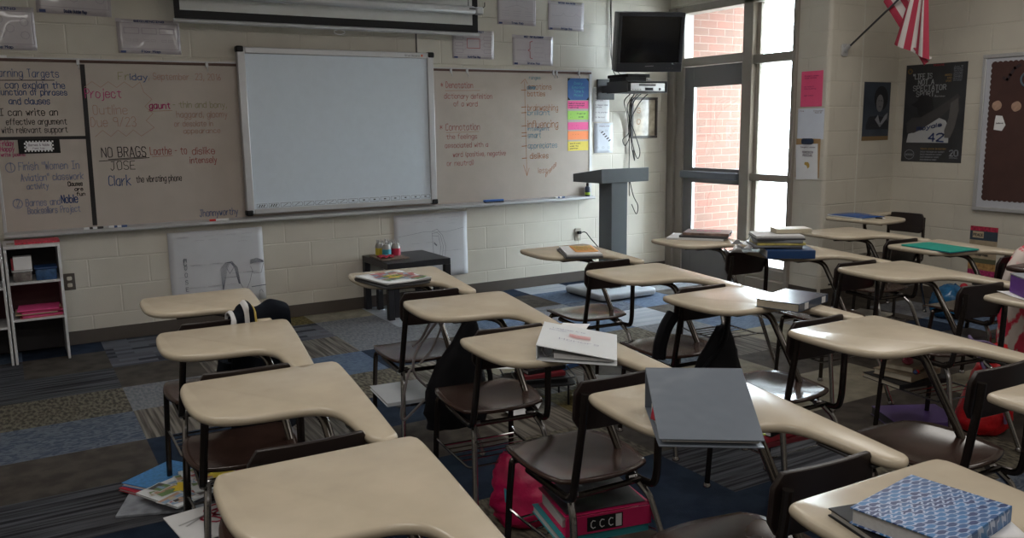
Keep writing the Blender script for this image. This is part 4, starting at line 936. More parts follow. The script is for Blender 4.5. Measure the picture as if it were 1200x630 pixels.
rd = MB(); write(rd, 'TRIBUTE', f, -w*.1, w*.25, h*.95, .012, w=.003); obj('red_print', rd, mat('dark red ink', (.35, .03, .04), .5), t, smooth=0)
def blob(pts, o): return MB().add([V((-o, -a*w, b*h)) for a, b in pts], [tuple(range(len(pts)))])
obj('jersey_shape', blob([(-.85, -.60), (-.80, -.42), (-.55, -.38), (-.30, -.32), (-.05, -.15), (.15, -.08), (.42, -.15), (.55, -.30), (.55, -.60)], .0026), mat('poster light grey', (.42, .43, .45), .4), t, smooth=0)
dk = mat('poster near black', (.016, .016, .020), .4)
obj('player_shape', blob([(-.75, .18), (-.55, .26), (-.50, .36), (-.25, .38), (-.05, .30), (.0, .12), (-.02, .0), (-.20, -.10), (-.35, -.12), (-.50, -.02), (-.55, .12)], .0032), dk, t, smooth=0)
obj('arm_shape', blob([(-.85, -.40), (-.88, -.20), (-.70, -.08), (-.40, -.08), (.1, .10), (.45, .24), (.75, .38), (.85, .30), (.60, .12), (.25, -.08), (-.25, -.28), (-.60, -.40)], .0035), mat('poster mid grey', (.055, .052, .055), .4), t, smooth=0)
obj('arm_shape', blob([(.55, .20), (.78, .30), (.82, .05), (.72, -.30), (.60, -.50), (.42, -.50), (.40, -.35), (.52, -.10)], .0038), mat('poster arm grey', (.10, .095, .095), .4), t, smooth=0)
n42 = MB(); write(n42, '42', RW(t, .0042), -w*.1, w*.38, -h*.57, .065, w=.013); write(n42, 'Royals', RW(t, .0042), -w*.5, w*.30, -h*.36, .03, w=.008, slope=.04)
obj('jersey_number', n42, m_navy, t, smooth=0)
# portrait poster in the alcove
t = thing('portrait_poster', 'small dark portrait poster of a curly haired person beside the sports poster', 'poster', (5.815, YA, 1.585)); w, h = .175, .245
obj('poster_sheet', MB().box((-w, -.002, -h), (w, 0, h)), mat('slate portrait', (.040, .050, .068), .35, var=.25, vscale=5), t, smooth=0)
def blobx(pts, o): return MB().add([V((a*w, -o, b*h)) for a, b in pts], [tuple(range(len(pts)))])
obj('torso_shape', blobx([(-.75, -.45), (-.55, -.18), (0, -.15), (.55, -.20), (.95, -.35), (.95, -.62), (-.75, -.62)], .0026), mat('portrait dark', (.022, .024, .032), .5), t, smooth=0)
cir = lambda cx, cy, rx, ry, n=18: [(cx+rx*math.cos(k*6.2832/n), cy+ry*math.sin(k*6.2832/n)) for k in range(n)]
obj('hair_shape', blobx(cir(.30, .45, .52, .42), .0030), mat('portrait black', (.014, .015, .02), .6), t, smooth=0)
obj('face_shape', blobx(cir(.22, .28, .27, .30), .0034), mat('portrait grey', (.16, .16, .17), .5), t, smooth=0)
obj('collar_shape', blobx([(-.1, -.28), (.12, -.12), (.3, -.42), (.62, -.15), (.85, -.05), (.8, -.25), (.3, -.55)], .0038), mat('portrait pale', (.24, .25, .28), .5), t, smooth=0)
fe = MB(); ff = lambda x, z: V((x*w, -.0042, z*h))
for P in ([(.08, .36), (.18, .37)], [(.28, .37), (.38, .36)], [(.14, .16), (.30, .16)]): fe.ribbon(lambda x, z: V((x, -.0042, z)), [(a*w, b*h) for a, b in P], .006)
write(fe, 'DREAM', lambda x, z: V((x, -.0042, z)), -.07, .07, -.13, .02, w=.003)
obj('face_marks', fe, m_dkgrey, t, smooth=0)
obj('gold_strip', MB().box((-w, -.003, -h), (w, -.0021, -h+.035)), mat('dull gold strip', (.20, .13, .06), .5), t, smooth=0)

nb = thing('notice_board', 'large brown notice board with white scalloped border at the right edge', 'notice board', (XR, -3.5, .78))
Y0, Y1, Z0, Z1 = -2.70, -4.6, .785, 2.005
q = lambda n, mb, m, **k: part(n, mb, m, nb, **k)
fr = MB()
for a, b in (((XR-.03, Y1, Z0), (XR, Y0, Z0+.03)), ((XR-.03, Y1, Z1-.03), (XR, Y0, Z1)), ((XR-.03, Y0-.03, Z0+.03), (XR, Y0, Z1-.03)), ((XR-.03, Y1, Z0+.03), (XR, Y1+.03, Z1-.03))): fr.box(a, b)
q('frame', fr, m_alum, bevel=.004)
q('white_border', MB().box((XR-.018, Y1+.03, Z0+.03), (XR-.012, Y0-.03, Z1-.03)), mat('border paper white', (.46, .47, .52), .7), smooth=0)
# brown paper with a scalloped edge
sc_ = []
def sine_edge(ax, ay, bx, by, n):
    L = math.hypot(bx-ax, by-ay); nx_, ny_ = -(by-ay)/L, (bx-ax)/L
    for k in range(n*6):
        u = k/(n*6); a = .009*abs(math.sin(u*n*math.pi)); sc_.append((ax+(bx-ax)*u - nx_*a, ay+(by-ay)*u - ny_*a))
ya, yb, za, zb = -Y0+.075, -Y1-.075, Z0+.09, Z1-.065
sine_edge(ya, za, yb, za, 44); sine_edge(yb, za, yb, zb, 26); sine_edge(yb, zb, ya, zb, 44); sine_edge(ya, zb, ya, za, 26)
q('brown_paper', MB().add([V((XR-.0195, -a, z)) for a, z in sc_], [tuple(range(len(sc_)))]), mat('chocolate paper', (.062, .026, .022), .8, var=.1, vscale=8), smooth=0)
def disc(y, z, r, m, name, label, cat='cut-out'):
    t = thing(name, label, cat, (XR-.0195, y, z)); obj('disc', MB().slab([(r*math.cos(k*.3142), r*math.sin(k*.3142)*(1+.06*math.sin(k*1.3))) for k in range(20)], 0, .003, .001, M=Matrix(((0, 0, -1, 0), (1, 0, 0, 0), (0, 1, 0, 0), (0, 0, 0, 1)))), m, t); return t
tanp = mat('tan card', (.42, .27, .20), .8, var=.12, vscale=50)
disc(-2.835, 1.61, .038, tanp, 'paper_disc', 'tan paper disc nearer the border of the notice board'); disc(-2.985, 1.60, .038, tanp, 'paper_disc', 'tan paper disc farther from the border of the notice board')
rg = thing('paper_ring', 'blue grey paper ring near the top of the notice board', 'cut-out', (XR-.0195, -3.06, 1.80)); obj('ring', MB().tube([(-.004, .055*math.cos(k*.4189), .055*math.sin(k*.4189)) for k in range(15)], .008, 6, close=True), mat('slate card', (.10, .14, .18), .8), rg)
st_ = thing('dark_swirl', 'faint dark paper swirl at the top corner of the notice board', 'cut-out', (XR-.0195, -2.92, 1.85)); mb = MB(); mb.ribbon(lambda a, z: V((-.002, -a, z)), [(-.05, -.03), (-.02, -.045), (.0, -.01), (.03, .04), (.07, .06)], .022); obj('swirl', mb, mat('dark plum card', (.035, .02, .024), .8), st_, smooth=0)
tg = thing('paper_tag', 'white paper tag with one written line on the notice board', 'tag', (XR-.0195, -2.865, 1.48))
obj('tag_sheet', MB().add([V((-.003, -a, z)) for a, z in ((-.04, -.055), (.025, -.065), (.05, -.02), (.02, .05), (-.03, .055), (-.035, .02))], [tuple(range(6))]), m_paper, tg, smooth=0, solid=.001)
mb = MB(); write(mb, 'believe', lambda a, z: V((-.0042, -a, z)), -.025, .03, -.01, .010, w=.002); obj('print', mb, m_ink_k, tg, smooth=0)
# coloured strip poster below
t, w, h = wposter('strip_poster', -2.69, -2.915, .19, .655, mat('kraft strip', (.30, .24, .17), .7, var=.2, vscale=30), 'narrow patchwork poster of coloured bands low on the right wall')
for a, b, m in ((.92, 1, mat('crimson band', (.40, .02, .06), .6, var=.5, vscale=60)), (.76, .92, mat('slate band', (.035, .055, .08), .6)), (.44, .76, mat('kraft band', (.36, .29, .20), .7, var=.15, vscale=30)), (.36, .44, mat('olive band', (.09, .09, .05), .6)),
                (.24, .36, mat('amber band', (.35, .20, .07), .6, var=.4, vscale=40)), (.08, .24, mat('magenta band', (.32, .02, .10), .6, var=.6, vscale=70)), (.0, .08, mat('slate band', (.035, .055, .08), .6))):
    obj('colour_band', MB().box((-.0035, -w, -h+2*h*a), (-.0022, w, -h+2*h*b)), m, t, smooth=0)
obj('title_panel', MB().box((-.005, -w*.0, h*.60), (-.0036, w*.8, h*.82)), mat('cream panel', (.50, .40, .27), .7), t, smooth=0)
mb = MB(); f = RW(t, .0056); write(mb, 'PEACE', f, -w*.75, -w*.05, h*.66, .02, w=.005); write(mb, 'In our room', f, -w*.5, w*.4, -h*.02, .018, w=.004); obj('lettering', mb, m_dkgrey, t, smooth=0)
mb = MB().add([V((-.0056, -(-w*.35+.022*math.cos(k*.52)), h*.02+.045+.022*math.sin(k*.52))) for k in range(12)], [tuple(range(12))]); obj('globe_print', mb, mat('globe blue', (.10, .18, .26), .6), t, smooth=0)
rb_ = thing('red_paper_rose', 'small red paper rose low on the right wall below the patchwork poster', 'ornament', (XR, -2.69, .15)); obj('bloom', MB().lathe([(.002, -.03), (.025, -.018), (.032, 0), (.022, .022), (.003, .03)], (-.034, 0, 0), 12), mat('rose red', (.45, .02, .04), .7), rb_)
# ------------------------------------------------------------------ things on and under the desks
ZT = .7755
m_page = mat('book pages', (.50, .45, .36), .8, var=.08, vscale=120)
m_pagew = mat('white pages', (.58, .58, .59), .8, var=.06, vscale=150)
def book(name, label, cat, x, y, z, rz, w, d, h, cov, pages=None, group=None, rnd=.0):
    """w along local x, d along local y, spine on the -y side"""
    t = thing(name, label, cat, (x, y, z), R(rz), group); w2, d2 = w/2, d/2
    c = MB(); th = min(.003, h*.2)
    c.box((-w2, -d2, 0), (w2, d2, th)); c.box((-w2, -d2, h-th), (w2, d2, h)); c.box((-w2, -d2, th), (w2, -d2+th, h-th))
    obj('cover', c, cov, t, bevel=.0012 if not rnd else rnd)
    obj('pages', MB().box((-w2+.004, -d2+th, th), (w2-.004, d2-.005, h-th)), pages or m_page, t, smooth=0)
    return t
def paper(name, label, x, y, z, rz, w, d, m=m_pagew, h=.0015, cat='paper', group=None, curl=.006):
    t = thing(name, label, cat, (x, y, z), R(rz), group)
    fn = lambda u, v: V((-w/2+w*u, -d/2+d*v, h + curl*(abs(u-.5)*2)**3*abs(math.sin(v*3+x*9))))
    obj('paper_sheet', MB().grid(fn, 10, 10), m, t, solid=max(h, .001)); return t
COLS = [mat('photo sky', (.22, .34, .50), .3), mat('photo skin', (.42, .26, .18), .3), mat('photo green', (.12, .22, .07), .3), mat('photo dark', (.05, .04, .04), .3), mat('photo red', (.40, .05, .06), .3), mat('photo sand', (.45, .40, .30), .3), mat('photo yellow', (.75, .55, .03), .4), mat('photo white', (.62, .62, .64), .3)]
def collage(t, w, d, z, seed, n=12, white=True):
    """photographs printed over a cover"""
    rr = random.Random(seed); mb = MB()
    for k in range(n):
        cx_, cy_ = rr.uniform(-w*.38, w*.38), rr.uniform(-d*.38, d*.38); a = rr.uniform(-.5, .5); hw, hh = w*rr.uniform(.10, .17), d*rr.uniform(.08, .13); zz = z + k*.0001
        def P(x, y, e=1.): return (cx_ + (x*math.cos(a)-y*math.sin(a)), cy_ + (x*math.sin(a)+y*math.cos(a)), zz)
        if white: mb.add([P(-hw*1.15, -hh*1.15), P(hw*1.15, -hh*1.15), P(hw*1.15, hh*1.15), P(-hw*1.15, hh*1.15)], [(0, 1, 2, 3)], 7)
        zz += .00005; c0, c1 = rr.sample(range(6), 2)
        mb.add([P(-hw, -hh), P(hw, -hh), P(hw, 0), P(-hw, hh*.2)], [(0, 1, 2, 3)], c0); mb.add([P(-hw, hh*.2), P(hw, 0), P(hw, hh), P(-hw, hh)], [(0, 1, 2, 3)], c1)
        zz += .00003; mb.add([P(-hw*.4, -hh*.8), P(hw*.3, -hh*.8), P(hw*.2, hh*.3), P(-hw*.2, hh*.4)], [(0, 1, 2, 3)], rr.randrange(6))
    zz = z + n*.0001 + .0003; st = []
    for k in range(16):
        r = w*(.16 if k % 2 else .23); st.append((r*math.cos(k*.3927), r*.9*math.sin(k*.3927), zz))
    mb.add(st, [tuple(range(16))], 6); mb.keep = True
    obj('photo_print', mb, COLS, t, smooth=0)
def wedge_binder(name, label, S0, S1, O1, O0, z, hs, ho, cov, rings=True, inner=m_pagew):
    """ring binder lying down: spine edge S0-S1 is hs high, the open edge O0-O1 only ho; corners in world xy"""
    c = (sum(p[0] for p in (S0, S1, O0, O1))/4, sum(p[1] for p in (S0, S1, O0, O1))/4)
    t = thing(name, label, 'binder', (c[0], c[1], z)); L = lambda p, zz: V((p[0]-c[0], p[1]-c[1], zz))
    def plate(a, b, c_, d, nrm, th=.004):
        n = (b-a).cross(d-a).normalized()*th; vs = [a, b, c_, d, a+n, b+n, c_+n, d+n]
        return vs
    F = [(0, 3, 2, 1), (4, 5, 6, 7), (0, 1, 5, 4), (1, 2, 6, 5), (2, 3, 7, 6), (3, 0, 4, 7)]
    mb = MB(); mb.add(plate(L(S0, 0), L(S1, 0), L(O1, 0), L(O0, 0), 1), F)
    mb.add(plate(L(S0, hs), L(S1, hs), L(O1, ho), L(O0, ho), 1), F); mb.add(plate(L(S0, 0), L(S1, 0), L(S1, hs), L(S0, hs), 1), F)
    obj('cover', mb, cov, t, bevel=.0015)
    # paper block, thinner than the gap
    q_ = lambda p, r, k: (p[0]+(r[0]-p[0])*k, p[1]+(r[1]-p[1])*k)
    a0, a1 = q_(S0, O0, .22), q_(S1, O1, .22); b0, b1 = q_(S0, O0, .96), q_(S1, O1, .96)
    e = .04; a0_, a1_ = q_(a0, a1, e), q_(a0, a1, 1-e); b0_, b1_ = q_(b0, b1, e), q_(b0, b1, 1-e)
    h1 = min(hs*.45, .03); h2 = max(ho-.006, .003)
    mb = MB(); mb.add([L(a0_, .005), L(a1_, .005), L(b1_, .005), L(b0_, .005), L(a0_, h1), L(a1_, h1), L(b1_, h2), L(b0_, h2)], F); obj('pages', mb, inner, t, smooth=0)
    if rings:
        for k in (.12, .5, .88):
            p = q_(q_(S0, S1, k), q_(O0, O1, k), .14); r = hs*.36; d = V((O0[0]-S0[0], O0[1]-S0[1], 0)).normalized()
            obj('ring', MB().tube([L(p, hs*.45) + d*(r*math.cos(a*.524)) + V((0, 0, r*math.sin(a*.524))) for a in range(12)], .0022, 6, close=True), m_chrome, t)
    return t

# --- magazines by the side table
for k in range(3):
    z = ZT + k*.0075
    t = thing('magazine', ['dark magazine, bottom of the stack by the side table', 'dark magazine, middle of the stack by the side table', 'photo collage magazine on top of the stack by the side table'][k], 'magazine', (.905+.006*k, -2.945+.008*k, z), R([7, 11, 9][k]), 'magazines by the side table')
    obj('cover', MB().grid(lambda u, v: V((-.125+.25*u, -.15+.30*v, .0065 + (.004*math.sin(u*6+k) if v < .1 else 0))), 10, 10), [m_dkgrey, m_blk, m_plain][k], t, solid=.001)
    obj('pages', MB().box((-.122, -.147, 0), (.122, .147, .006)), m_pagew if k == 2 else m_dkgrey, t)
    if k == 2:
        collage(t, .25, .30, .0082, 3, 14, False)
        mb = MB(); write(mb, 'HOLIDAY', lambda x, y: V((x, y, .0105)), -.05, .05, -.01, .03, w=.006); obj('title_print', mb, mat('green print', (.05, .25, .12), .5), t, smooth=0)
# --- papers near the lectern
def nb_stack():
    labs = ['grey spiral pad, bottom of the white papers near the lectern', 'thick white paper pad near the lectern']
    a = book('paper_pad', labs[0], 'pad', 2.15, -2.735, ZT, -25, .21, .35, .010, m_dkgrey, m_pagew); b = book('paper_pad', labs[1], 'pad', 2.165, -2.725, ZT+.0105, -26, .20, .34, .010, m_pagew, m_pagew)
    o = paper('orange_flyer', 'orange flyer with green writing on the white papers', 2.20, -2.71, ZT+.021, -26, .135, .25, mat('orange paper', (.72, .36, .12), .7), .0008, curl=.003)
    mb = MB()
    for k, s in enumerate(['Open House', 'Tuesday at six', 'all families', 'welcome to', 'the library']): write(mb, s, lambda x, y: V((x, y, .0062)), -.05, .05, .07-.035*k, .016, w=.004)
    obj('print', mb, mat('flyer green', (.25, .40, .06), .6), o, smooth=0)
nb_stack()
# --- white binder
t = wedge_binder('ring_binder', 'white ring binder with faint writing and a pink scribble on its cover', (.749, -4.488), (.946, -4.232), (1.124, -4.42), (.927, -4.676), ZT, .05, .016, m_plain)
ax = V((1.124-.946, -4.42+4.232, 0)).normalized(); ay = V((.946-.749, -4.232+4.488, 0)).normalized(); cc_ = t.location
nn = ax.cross(ay); nn = V((0, 0, 1))
def onb(x, y):
    """x from spine to open edge, y along the spine, metres"""
    L = .259; k = (x+.13)/L; return ax*x + ay*y + V((0, 0, .05+(.016-.05)*k + .0052))
mb = MB(); write(mb, 'Honors', onb, -.06, .07, -.06, .022, w=.0022); write(mb, 'Language Arts', onb, -.09, .02, .07, .016, w=.0016); write(mb, 'Binder', onb, -.10, -.04, .045, .014, w=.0016); obj('cover_writing', mb, mat('lilac ink', (.36, .36, .48), .6), t, smooth=0)
mb = MB()
for k in range(7): mb.ribbon(onb, [(-.03, .035-.006*k), (.0, .03-.006*k), (.04, .036-.006*k)], .003)
obj('scribble', mb, mat('salmon ink', (.65, .16, .16), .6), t, smooth=0)
o = paper('loose_paper', 'white sheet with a blue corner poking out of the white binder', 1.04, -4.27, ZT+.012, -44, .10, .20, m_paper, .001)
# --- black binder
t = wedge_binder('ring_binder', 'glossy black ring binder propped into a slope facing the viewer', (.745, -5.030), (.948, -5.172), (.7945, -5.398), (.599, -5.258), ZT, .108, .016, mat('sheen lightened black vinyl', (.15, .175, .215), .28, bump=.012, bscale=8), inner=m_pagew)  # base colour lifted to blue grey in place of the vinyl's sheen
def rb(name, m, z, off): 
    mb = MB(); mb.box((-.10, -.004, 0), (.10, .004, .0025)); o = obj(name, mb, m, t, smooth=0); o.location = V((.7968, -5.3, z)) - V((t.location.x, t.location.y, 0)) + V((-.055, off, 0)); o.rotation_euler = (0, 0, R(-35)); return o
rb('divider_edge', mat('red divider', (.45, .02, .05), .5), .012, -.014); rb('divider_edge', mat('lime divider', (.35, .42, .05), .5), .016, -.015)
sh = MB().grid(lambda u, v: V((-.125+.006*v, .03-.12*u-.02, .010+.03*v*(1-u))), 4, 3); o = obj('red_sheet', sh, mat('red divider', (.45, .02, .05), .5), t, solid=.001); o.location = (.035, .075, 0)
# --- patterned notebook on a laptop
book('laptop', 'closed dark laptop with grey edge under the blue patterned notebook', 'laptop', .725, -5.83, ZT, -14, .24, .20, .016, m_blk, m_alum)
paper('loose_paper', 'white sheet under the corner of the blue patterned notebook', .80, -5.87, ZT+.017, -35, .15, .14, m_paper, .001, curl=.002)
m_hound = bpy.data.materials.new('blue houndstooth'); m_hound.use_nodes = True
nt = m_hound.node_tree; b_ = nt.nodes['Principled BSDF']; tc = nt.nodes.new('ShaderNodeTexCoord'); mp = nt.nodes.new('ShaderNodeMapping'); nt.links.new(tc.outputs['Object'], mp.inputs[0])
mp.inputs['Rotation'].default_value = (0, 0, .25)
w1_ = nt.nodes.new('ShaderNodeTexBrick'); w1_.inputs['Scale'].default_value = 1; w1_.inputs['Brick Width'].default_value = .026; w1_.inputs['Row Height'].default_value = .0115; w1_.inputs['Mortar Size'].default_value = .0014; w1_.inputs['Bias'].default_value = -.1
w1_.inputs['Color1'].default_value = (.010, .035, .15, 1); w1_.inputs['Color2'].default_value = (.035, .19, .46, 1); w1_.inputs['Mortar'].default_value = (.34, .42, .60, 1)
dn = nt.nodes.new('ShaderNodeTexWave'); dn.inputs['Scale'].default_value = 24; dn.bands_direction = 'DIAGONAL'; nt.links.new(mp.outputs[0], dn.inputs['Vector'])
va = nt.nodes.new('ShaderNodeVectorMath'); va.operation = 'MULTIPLY_ADD'; va.inputs[1].default_value = (.006, .003, 0); nt.links.new(dn.outputs['Color'], va.inputs[0]); nt.links.new(mp.outputs[0], va.inputs[2])
nt.links.new(va.outputs[0], w1_.inputs['Vector']); nt.links.new(w1_.outputs['Color'], b_.inputs['Base Color']); b_.inputs['Roughness'].default_value = .35
book('patterned_notebook', 'blue patterned notebook on the nearest desk at the lower right', 'notebook', .732, -5.845, ZT+.018, 8, .225, .185, .032, m_hound, m_pagew, rnd=.004)
# --- book on the bright desk
t = book('hardback_book', 'dark hardback with library stickers on the arm of the bright desk', 'book', 2.065, -4.36, ZT, 16, .27, .185, .034, mat('dark blue grey cover', (.045, .06, .09), .22), m_page)
for x in (-.07, .09): obj('spine_sticker', MB().box((x-.016, -.0945, .005), (x+.016, -.0925, .030)), m_pagew, t, smooth=0)
book('dark_folder', 'thin dark folder beneath the hardback on the bright desk', 'folder', 2.00, -4.42, ZT-.0, 16, .12, .05, .004, m_blk, m_blk) if False else None
# --- magazines by the door
book('paper_pad', 'white paper stack under the magazines in front of the door', 'pad', 3.17, -2.62, ZT, -52, .36, .25, .012, m_pagew, m_pagew)
book('magazine', 'dark magazine between the white stack and the brown book by the door', 'magazine', 3.20, -2.66, ZT+.013, -54, .30, .22, .014, m_dkgrey, m_dkgrey)
t = book('photo_book', 'brown and pink covered book on top of the stack in front of the door', 'book', 3.215, -2.665, ZT+.028, -52, .29, .21, .016, mat('brown pink cover', (.18, .12, .10), .35, var=.6, vscale=25), m_dkgrey)
mb = MB(); write(mb, 'Friends', lambda x, y: V((x, y, .0175)), -.07, .08, .0, .035, w=.006); obj('title_print', mb, PK, t, smooth=0)
# --- pile on the desk behind it
pr = -36; pc = V((3.045, -3.44))
b = book('ring_binder', 'thick blue ring binder, bottom of the pile with its spine to the viewer', 'binder', 3.05, -3.455, ZT, pr, .255, .25, .046, mat('royal binder blue', (.015, .05, .15), .28), m_pagew, rnd=.004)
labs = ['grey folder, lowest paper thing on the blue binder', 'grey magazine second above the blue binder', 'magazine with yellow cover strip in the paper pile', 'worn grey workbook in the paper pile', 'dark folder near the top of the paper pile', 'white curled workbook right under the cream paperback']
cols = [m_dkgrey, mat('grey cover', (.22, .23, .25), .5), mat('yellow edged cover', (.50, .42, .12), .4, var=.4, vscale=25), mat('grey cover', (.22, .23, .25), .5), m_dkgrey, m_pagew]
rr = random.Random(2); z = ZT+.047
for k in range(6):
    h = [.008, .010, .012, .014, .008, .012][k]
    book('workbook', labs[k], 'workbook', 3.045+rr.uniform(-.012, .012)-.02, -3.40+rr.uniform(-.012, .012), z, pr+rr.uniform(-7, 7), .26, .22, h, cols[k], [m_pagew, mat('grey pages', (.30, .30, .31), .8)][k % 2], 'workbooks in the paper pile'); z += h+.0012
book('paperback', 'cream paperback on top of the paper pile', 'book', 3.14, -3.40, z+.001, pr+6, .20, .13, .024, mat('cream cover', (.50, .45, .34), .5), m_page)
for k, (x, y, a, zz) in enumerate(((2.93, -3.21, 20, .0), (2.965, -3.28, -50, .012), (2.94, -3.25, -10, .05))):
    paper('crumpled_paper', ['white crumpled sheet lying flat left of the paper pile', 'white sheet slipping out of the paper pile', 'curled white sheet highest on the side of the paper pile'][k], x, y, ZT+zz, a, .16, .11, m_paper, .001, curl=.035)
# --- folders
t = thing('teal_folder', 'bright teal pocket folder lying on a desk by the right wall', 'folder', (3.97, -3.77, ZT), R(-7))
obj('cover', MB().slab(rrect(-.115, -.17, .115, .17, .006), 0, .008, .002), mat('teal card', (.0, .28, .22), .45), t); obj('pocket_edge', MB().box((-.118, -.172, 0), (.118, .10, .0018)), m_navy, t)
t = thing('blue_folder', 'puffy blue folder with a pen on the desk in the alcove', 'folder', (4.98, -2.43, ZT), R(-6))
obj('cover', MB().grid(lambda u, v: V((-.115+.23*u, -.17+.34*v, .012+.018*math.sin(math.pi*u)*math.sin(math.pi*v))), 12, 12), mat('blue plastic', (.02, .08, .28), .25), t, solid=.003); obj('pages', MB().slab(rrect(-.12, -.165, .11, .18, .004), 0, .009, .002), m_pagew, t)
pn = thing('pen', 'silver tipped pen beside the blue folder', 'pen', (4.99, -2.60, ZT+.006), R(-75)); obj('barrel', MB().tube([(-.05, 0, 0), (.05, 0, 0)], .005, 8), m_blk, pn); obj('tip', MB().tube([(.05, 0, 0), (.07, 0, 0)], [.005, .002], 8), m_alu, pn)
# --- purple box
t = thing('purple_box', 'purple cardboard box on white paper at the right edge of the picture', 'box', (3.02, -4.79, ZT+.004), R(-38)); obj('box_body', MB().box((-.06, -.13, 0), (.12, .05, .075)), mat('violet card', (.11, .03, .24), .5), t, bevel=.002); obj('box_top', MB().box((-.062, -.132, .075), (.122, .052, .082)), mat('grey lid', (.30, .32, .36), .4), t, bevel=.002)
paper('loose_paper', 'white paper peeking out under the purple box', 3.00, -4.80, ZT+.0005, -30, .16, .20, m_paper, .001, curl=.002)

# --- jacket over the first chair
jk = thing('black_jacket', 'black jacket with white and gold stripes over a chair back by the front wall', 'jacket', (.15, -3.30, .45))
def drape(x0, x1, yf, yb, ztop, zf, zb, amp, ph):
    def fn(u, v):
        # v runs front hem -> over the back -> rear hem
        L1, L2 = ztop-zf, ztop-zb; tot = L1+L2+.08; s = v*tot
        if s < L1: y, z = yf, zf+s
        elif s < L1+.08: a = (s-L1)/.08; y = yf+(yb-yf)*a; z = ztop+.015*math.sin(a*math.pi)
        else: y, z = yb, ztop-(s-L1-.08)
        w_ = 1+.25*(ztop-z)/max(L1, L2)
        xm = (x0+x1)/2; x = xm+(x0-xm+(x1-x0)*u)*w_*(1 if u < .5 else 1.05)
        n = noise.noise(V((u*4+ph, v*3, 0)))
        hump = .045*math.exp(-((u-.75)/.3)**2)
        return V((x, y+amp*math.sin(u*13+ph)*(.3+abs(ztop-z)*3)+.012*n, z+hump*(1 if z > ztop-.05 else .3)+.012*n)) - jk.location
    return fn
fr_ = drape(.055, .275, -3.315, -3.385, .775, .50, .30, .012, 1.)
obj('jacket_body', MB().grid(fr_, 36, 30), mat('black fleece', (.007, .009, .014), .9, spec=.1), jk, solid=.012, smooth=80)
fr2 = drape(.05, .14, -3.300, -3.402, .79, .70, .68, .008, 2.)
obj('sleeve_stripe', MB().grid(fr2, 22, 16, mif=lambda i, j: (0, 1, 1, 0, 1, 2)[min(i//4, 5)]), [mat('jacket white', (.60, .60, .62), .8), mat('black fleece', (.007, .009, .014), .9, spec=.1), mat('jacket gold', (.50, .38, .10), .8), mat('jacket white', (.60, .60, .62), .8)], jk, solid=.006, smooth=80)
obj('sleeve', MB().tube(spline([V((.06, -3.29, .60))-jk.location, V((.05, -3.28, .50))-jk.location, V((.10, -3.27, .38))-jk.location, V((.14, -3.29, .28))-jk.location], 5), [.05]*5+[.045]*5+[.04]*6, 12), mat('black fleece', (.007, .009, .014), .9, spec=.1), jk)

# --- bags
def sack(name, label, rings, m, seed=0, amp=.02, n=26, cat='bag', extra=None, smooth=80):
    """rings: (cx, cy, z, rx, ry)"""
    c = (rings[0][0], rings[0][1]); z0 = min(r[2] for r in rings); t = thing(name, label, cat, (c[0], c[1], z0))
    R_ = spline([V((r[0], r[1], r[2])) for r in rings], 4); X_ = spline([V((r[3], r[4], 0)) for r in rings], 4)
    mb = MB(); vs = []
    for i, (p, q2) in enumerate(zip(R_, X_)):
        for k in range(n):
            a = 2*math.pi*k/n; e = V((math.cos(a), math.sin(a), i*.35)); d = 1 + amp*8*noise.noise(e*2.2+V((seed, 0, 0))) + amp*5*noise.noise(e*5+V((0, seed, 0)))
            sx, sy = math.copysign(abs(math.cos(a))**.8, math.cos(a)), math.copysign(abs(math.sin(a))**.8, math.sin(a))
            vs.append(V((p.x-c[0]+max(q2.x, .002)*sx*d, p.y-c[1]+max(q2.y, .002)*sy*d, max(p.z-z0 + amp*noise.noise(e*3+V((0, 0, seed))), .001))))
    N = len(R_); fs = [(i*n+k, i*n+(k+1) % n, (i+1)*n+(k+1) % n, (i+1)*n+k) for i in range(N-1) for k in range(n)] + [tuple(range(n-1, -1, -1)), tuple((N-1)*n+k for k in range(n))]
    mb.add(vs, fs); obj('bag_body', mb, m, t, smooth=smooth); t['_c'] = 0; del t['_c']; return t
def strap(t, pts, r, m, name='strap', flat=False):
    o = obj(name, MB().tube(spline([V(p)-V(t.location) for p in pts], 6), r, 8), m, t); return o
m_bag = mat('black nylon', (.006, .006, .008), .7, spec=.12)
t = sack('black_backpack', 'black backpack hanging off the second column chair with a grey cord looped near it', [(1.02, -3.37, .17, .145, .07), (1.02, -3.37, .30, .145, .08), (1.04, -3.36, .42, .12, .07), (1.09, -3.345, .53, .075, .05), (1.125, -3.325, .63, .03, .03), (1.13, -3.31, .66, .012, .012)], m_bag, 3, .012)
strap(t, [(1.13, -3.31, .65), (1.10, -3.33, .69), (1.12, -3.30, .71), (1.15, -3.28, .66)], .008, m_bag); strap(t, [(1.10, -3.42, .55), (1.16, -3.44, .40), (1.15, -3.43, .22)], .012, m_bag)
t = sack('black_backpack', 'black backpack hanging from the chair behind the bright daylit desk', [(2.02, -3.99, .12, .13, .07), (2.02, -3.99, .25, .14, .08), (2.03, -3.98, .40, .125, .07), (2.07, -3.96, .52, .07, .05), (2.09, -3.95, .60, .03, .02)], m_bag, 8, .012)
strap(t, [(1.83, -4.03, .36), (1.92, -4.03, .46), (2.02, -4.03, .55), (2.09, -3.98, .62)], .011, m_bag); strap(t, [(1.80, -3.945, .69), (1.76, -3.945, .64), (1.735, -3.94, .57), (1.725, -3.94, .50)], .030, m_bag)
m_pk = mat('magenta ripstop', (.50, .008, .085), .40, var=.15, vscale=25, bump=.004, bscale=60)
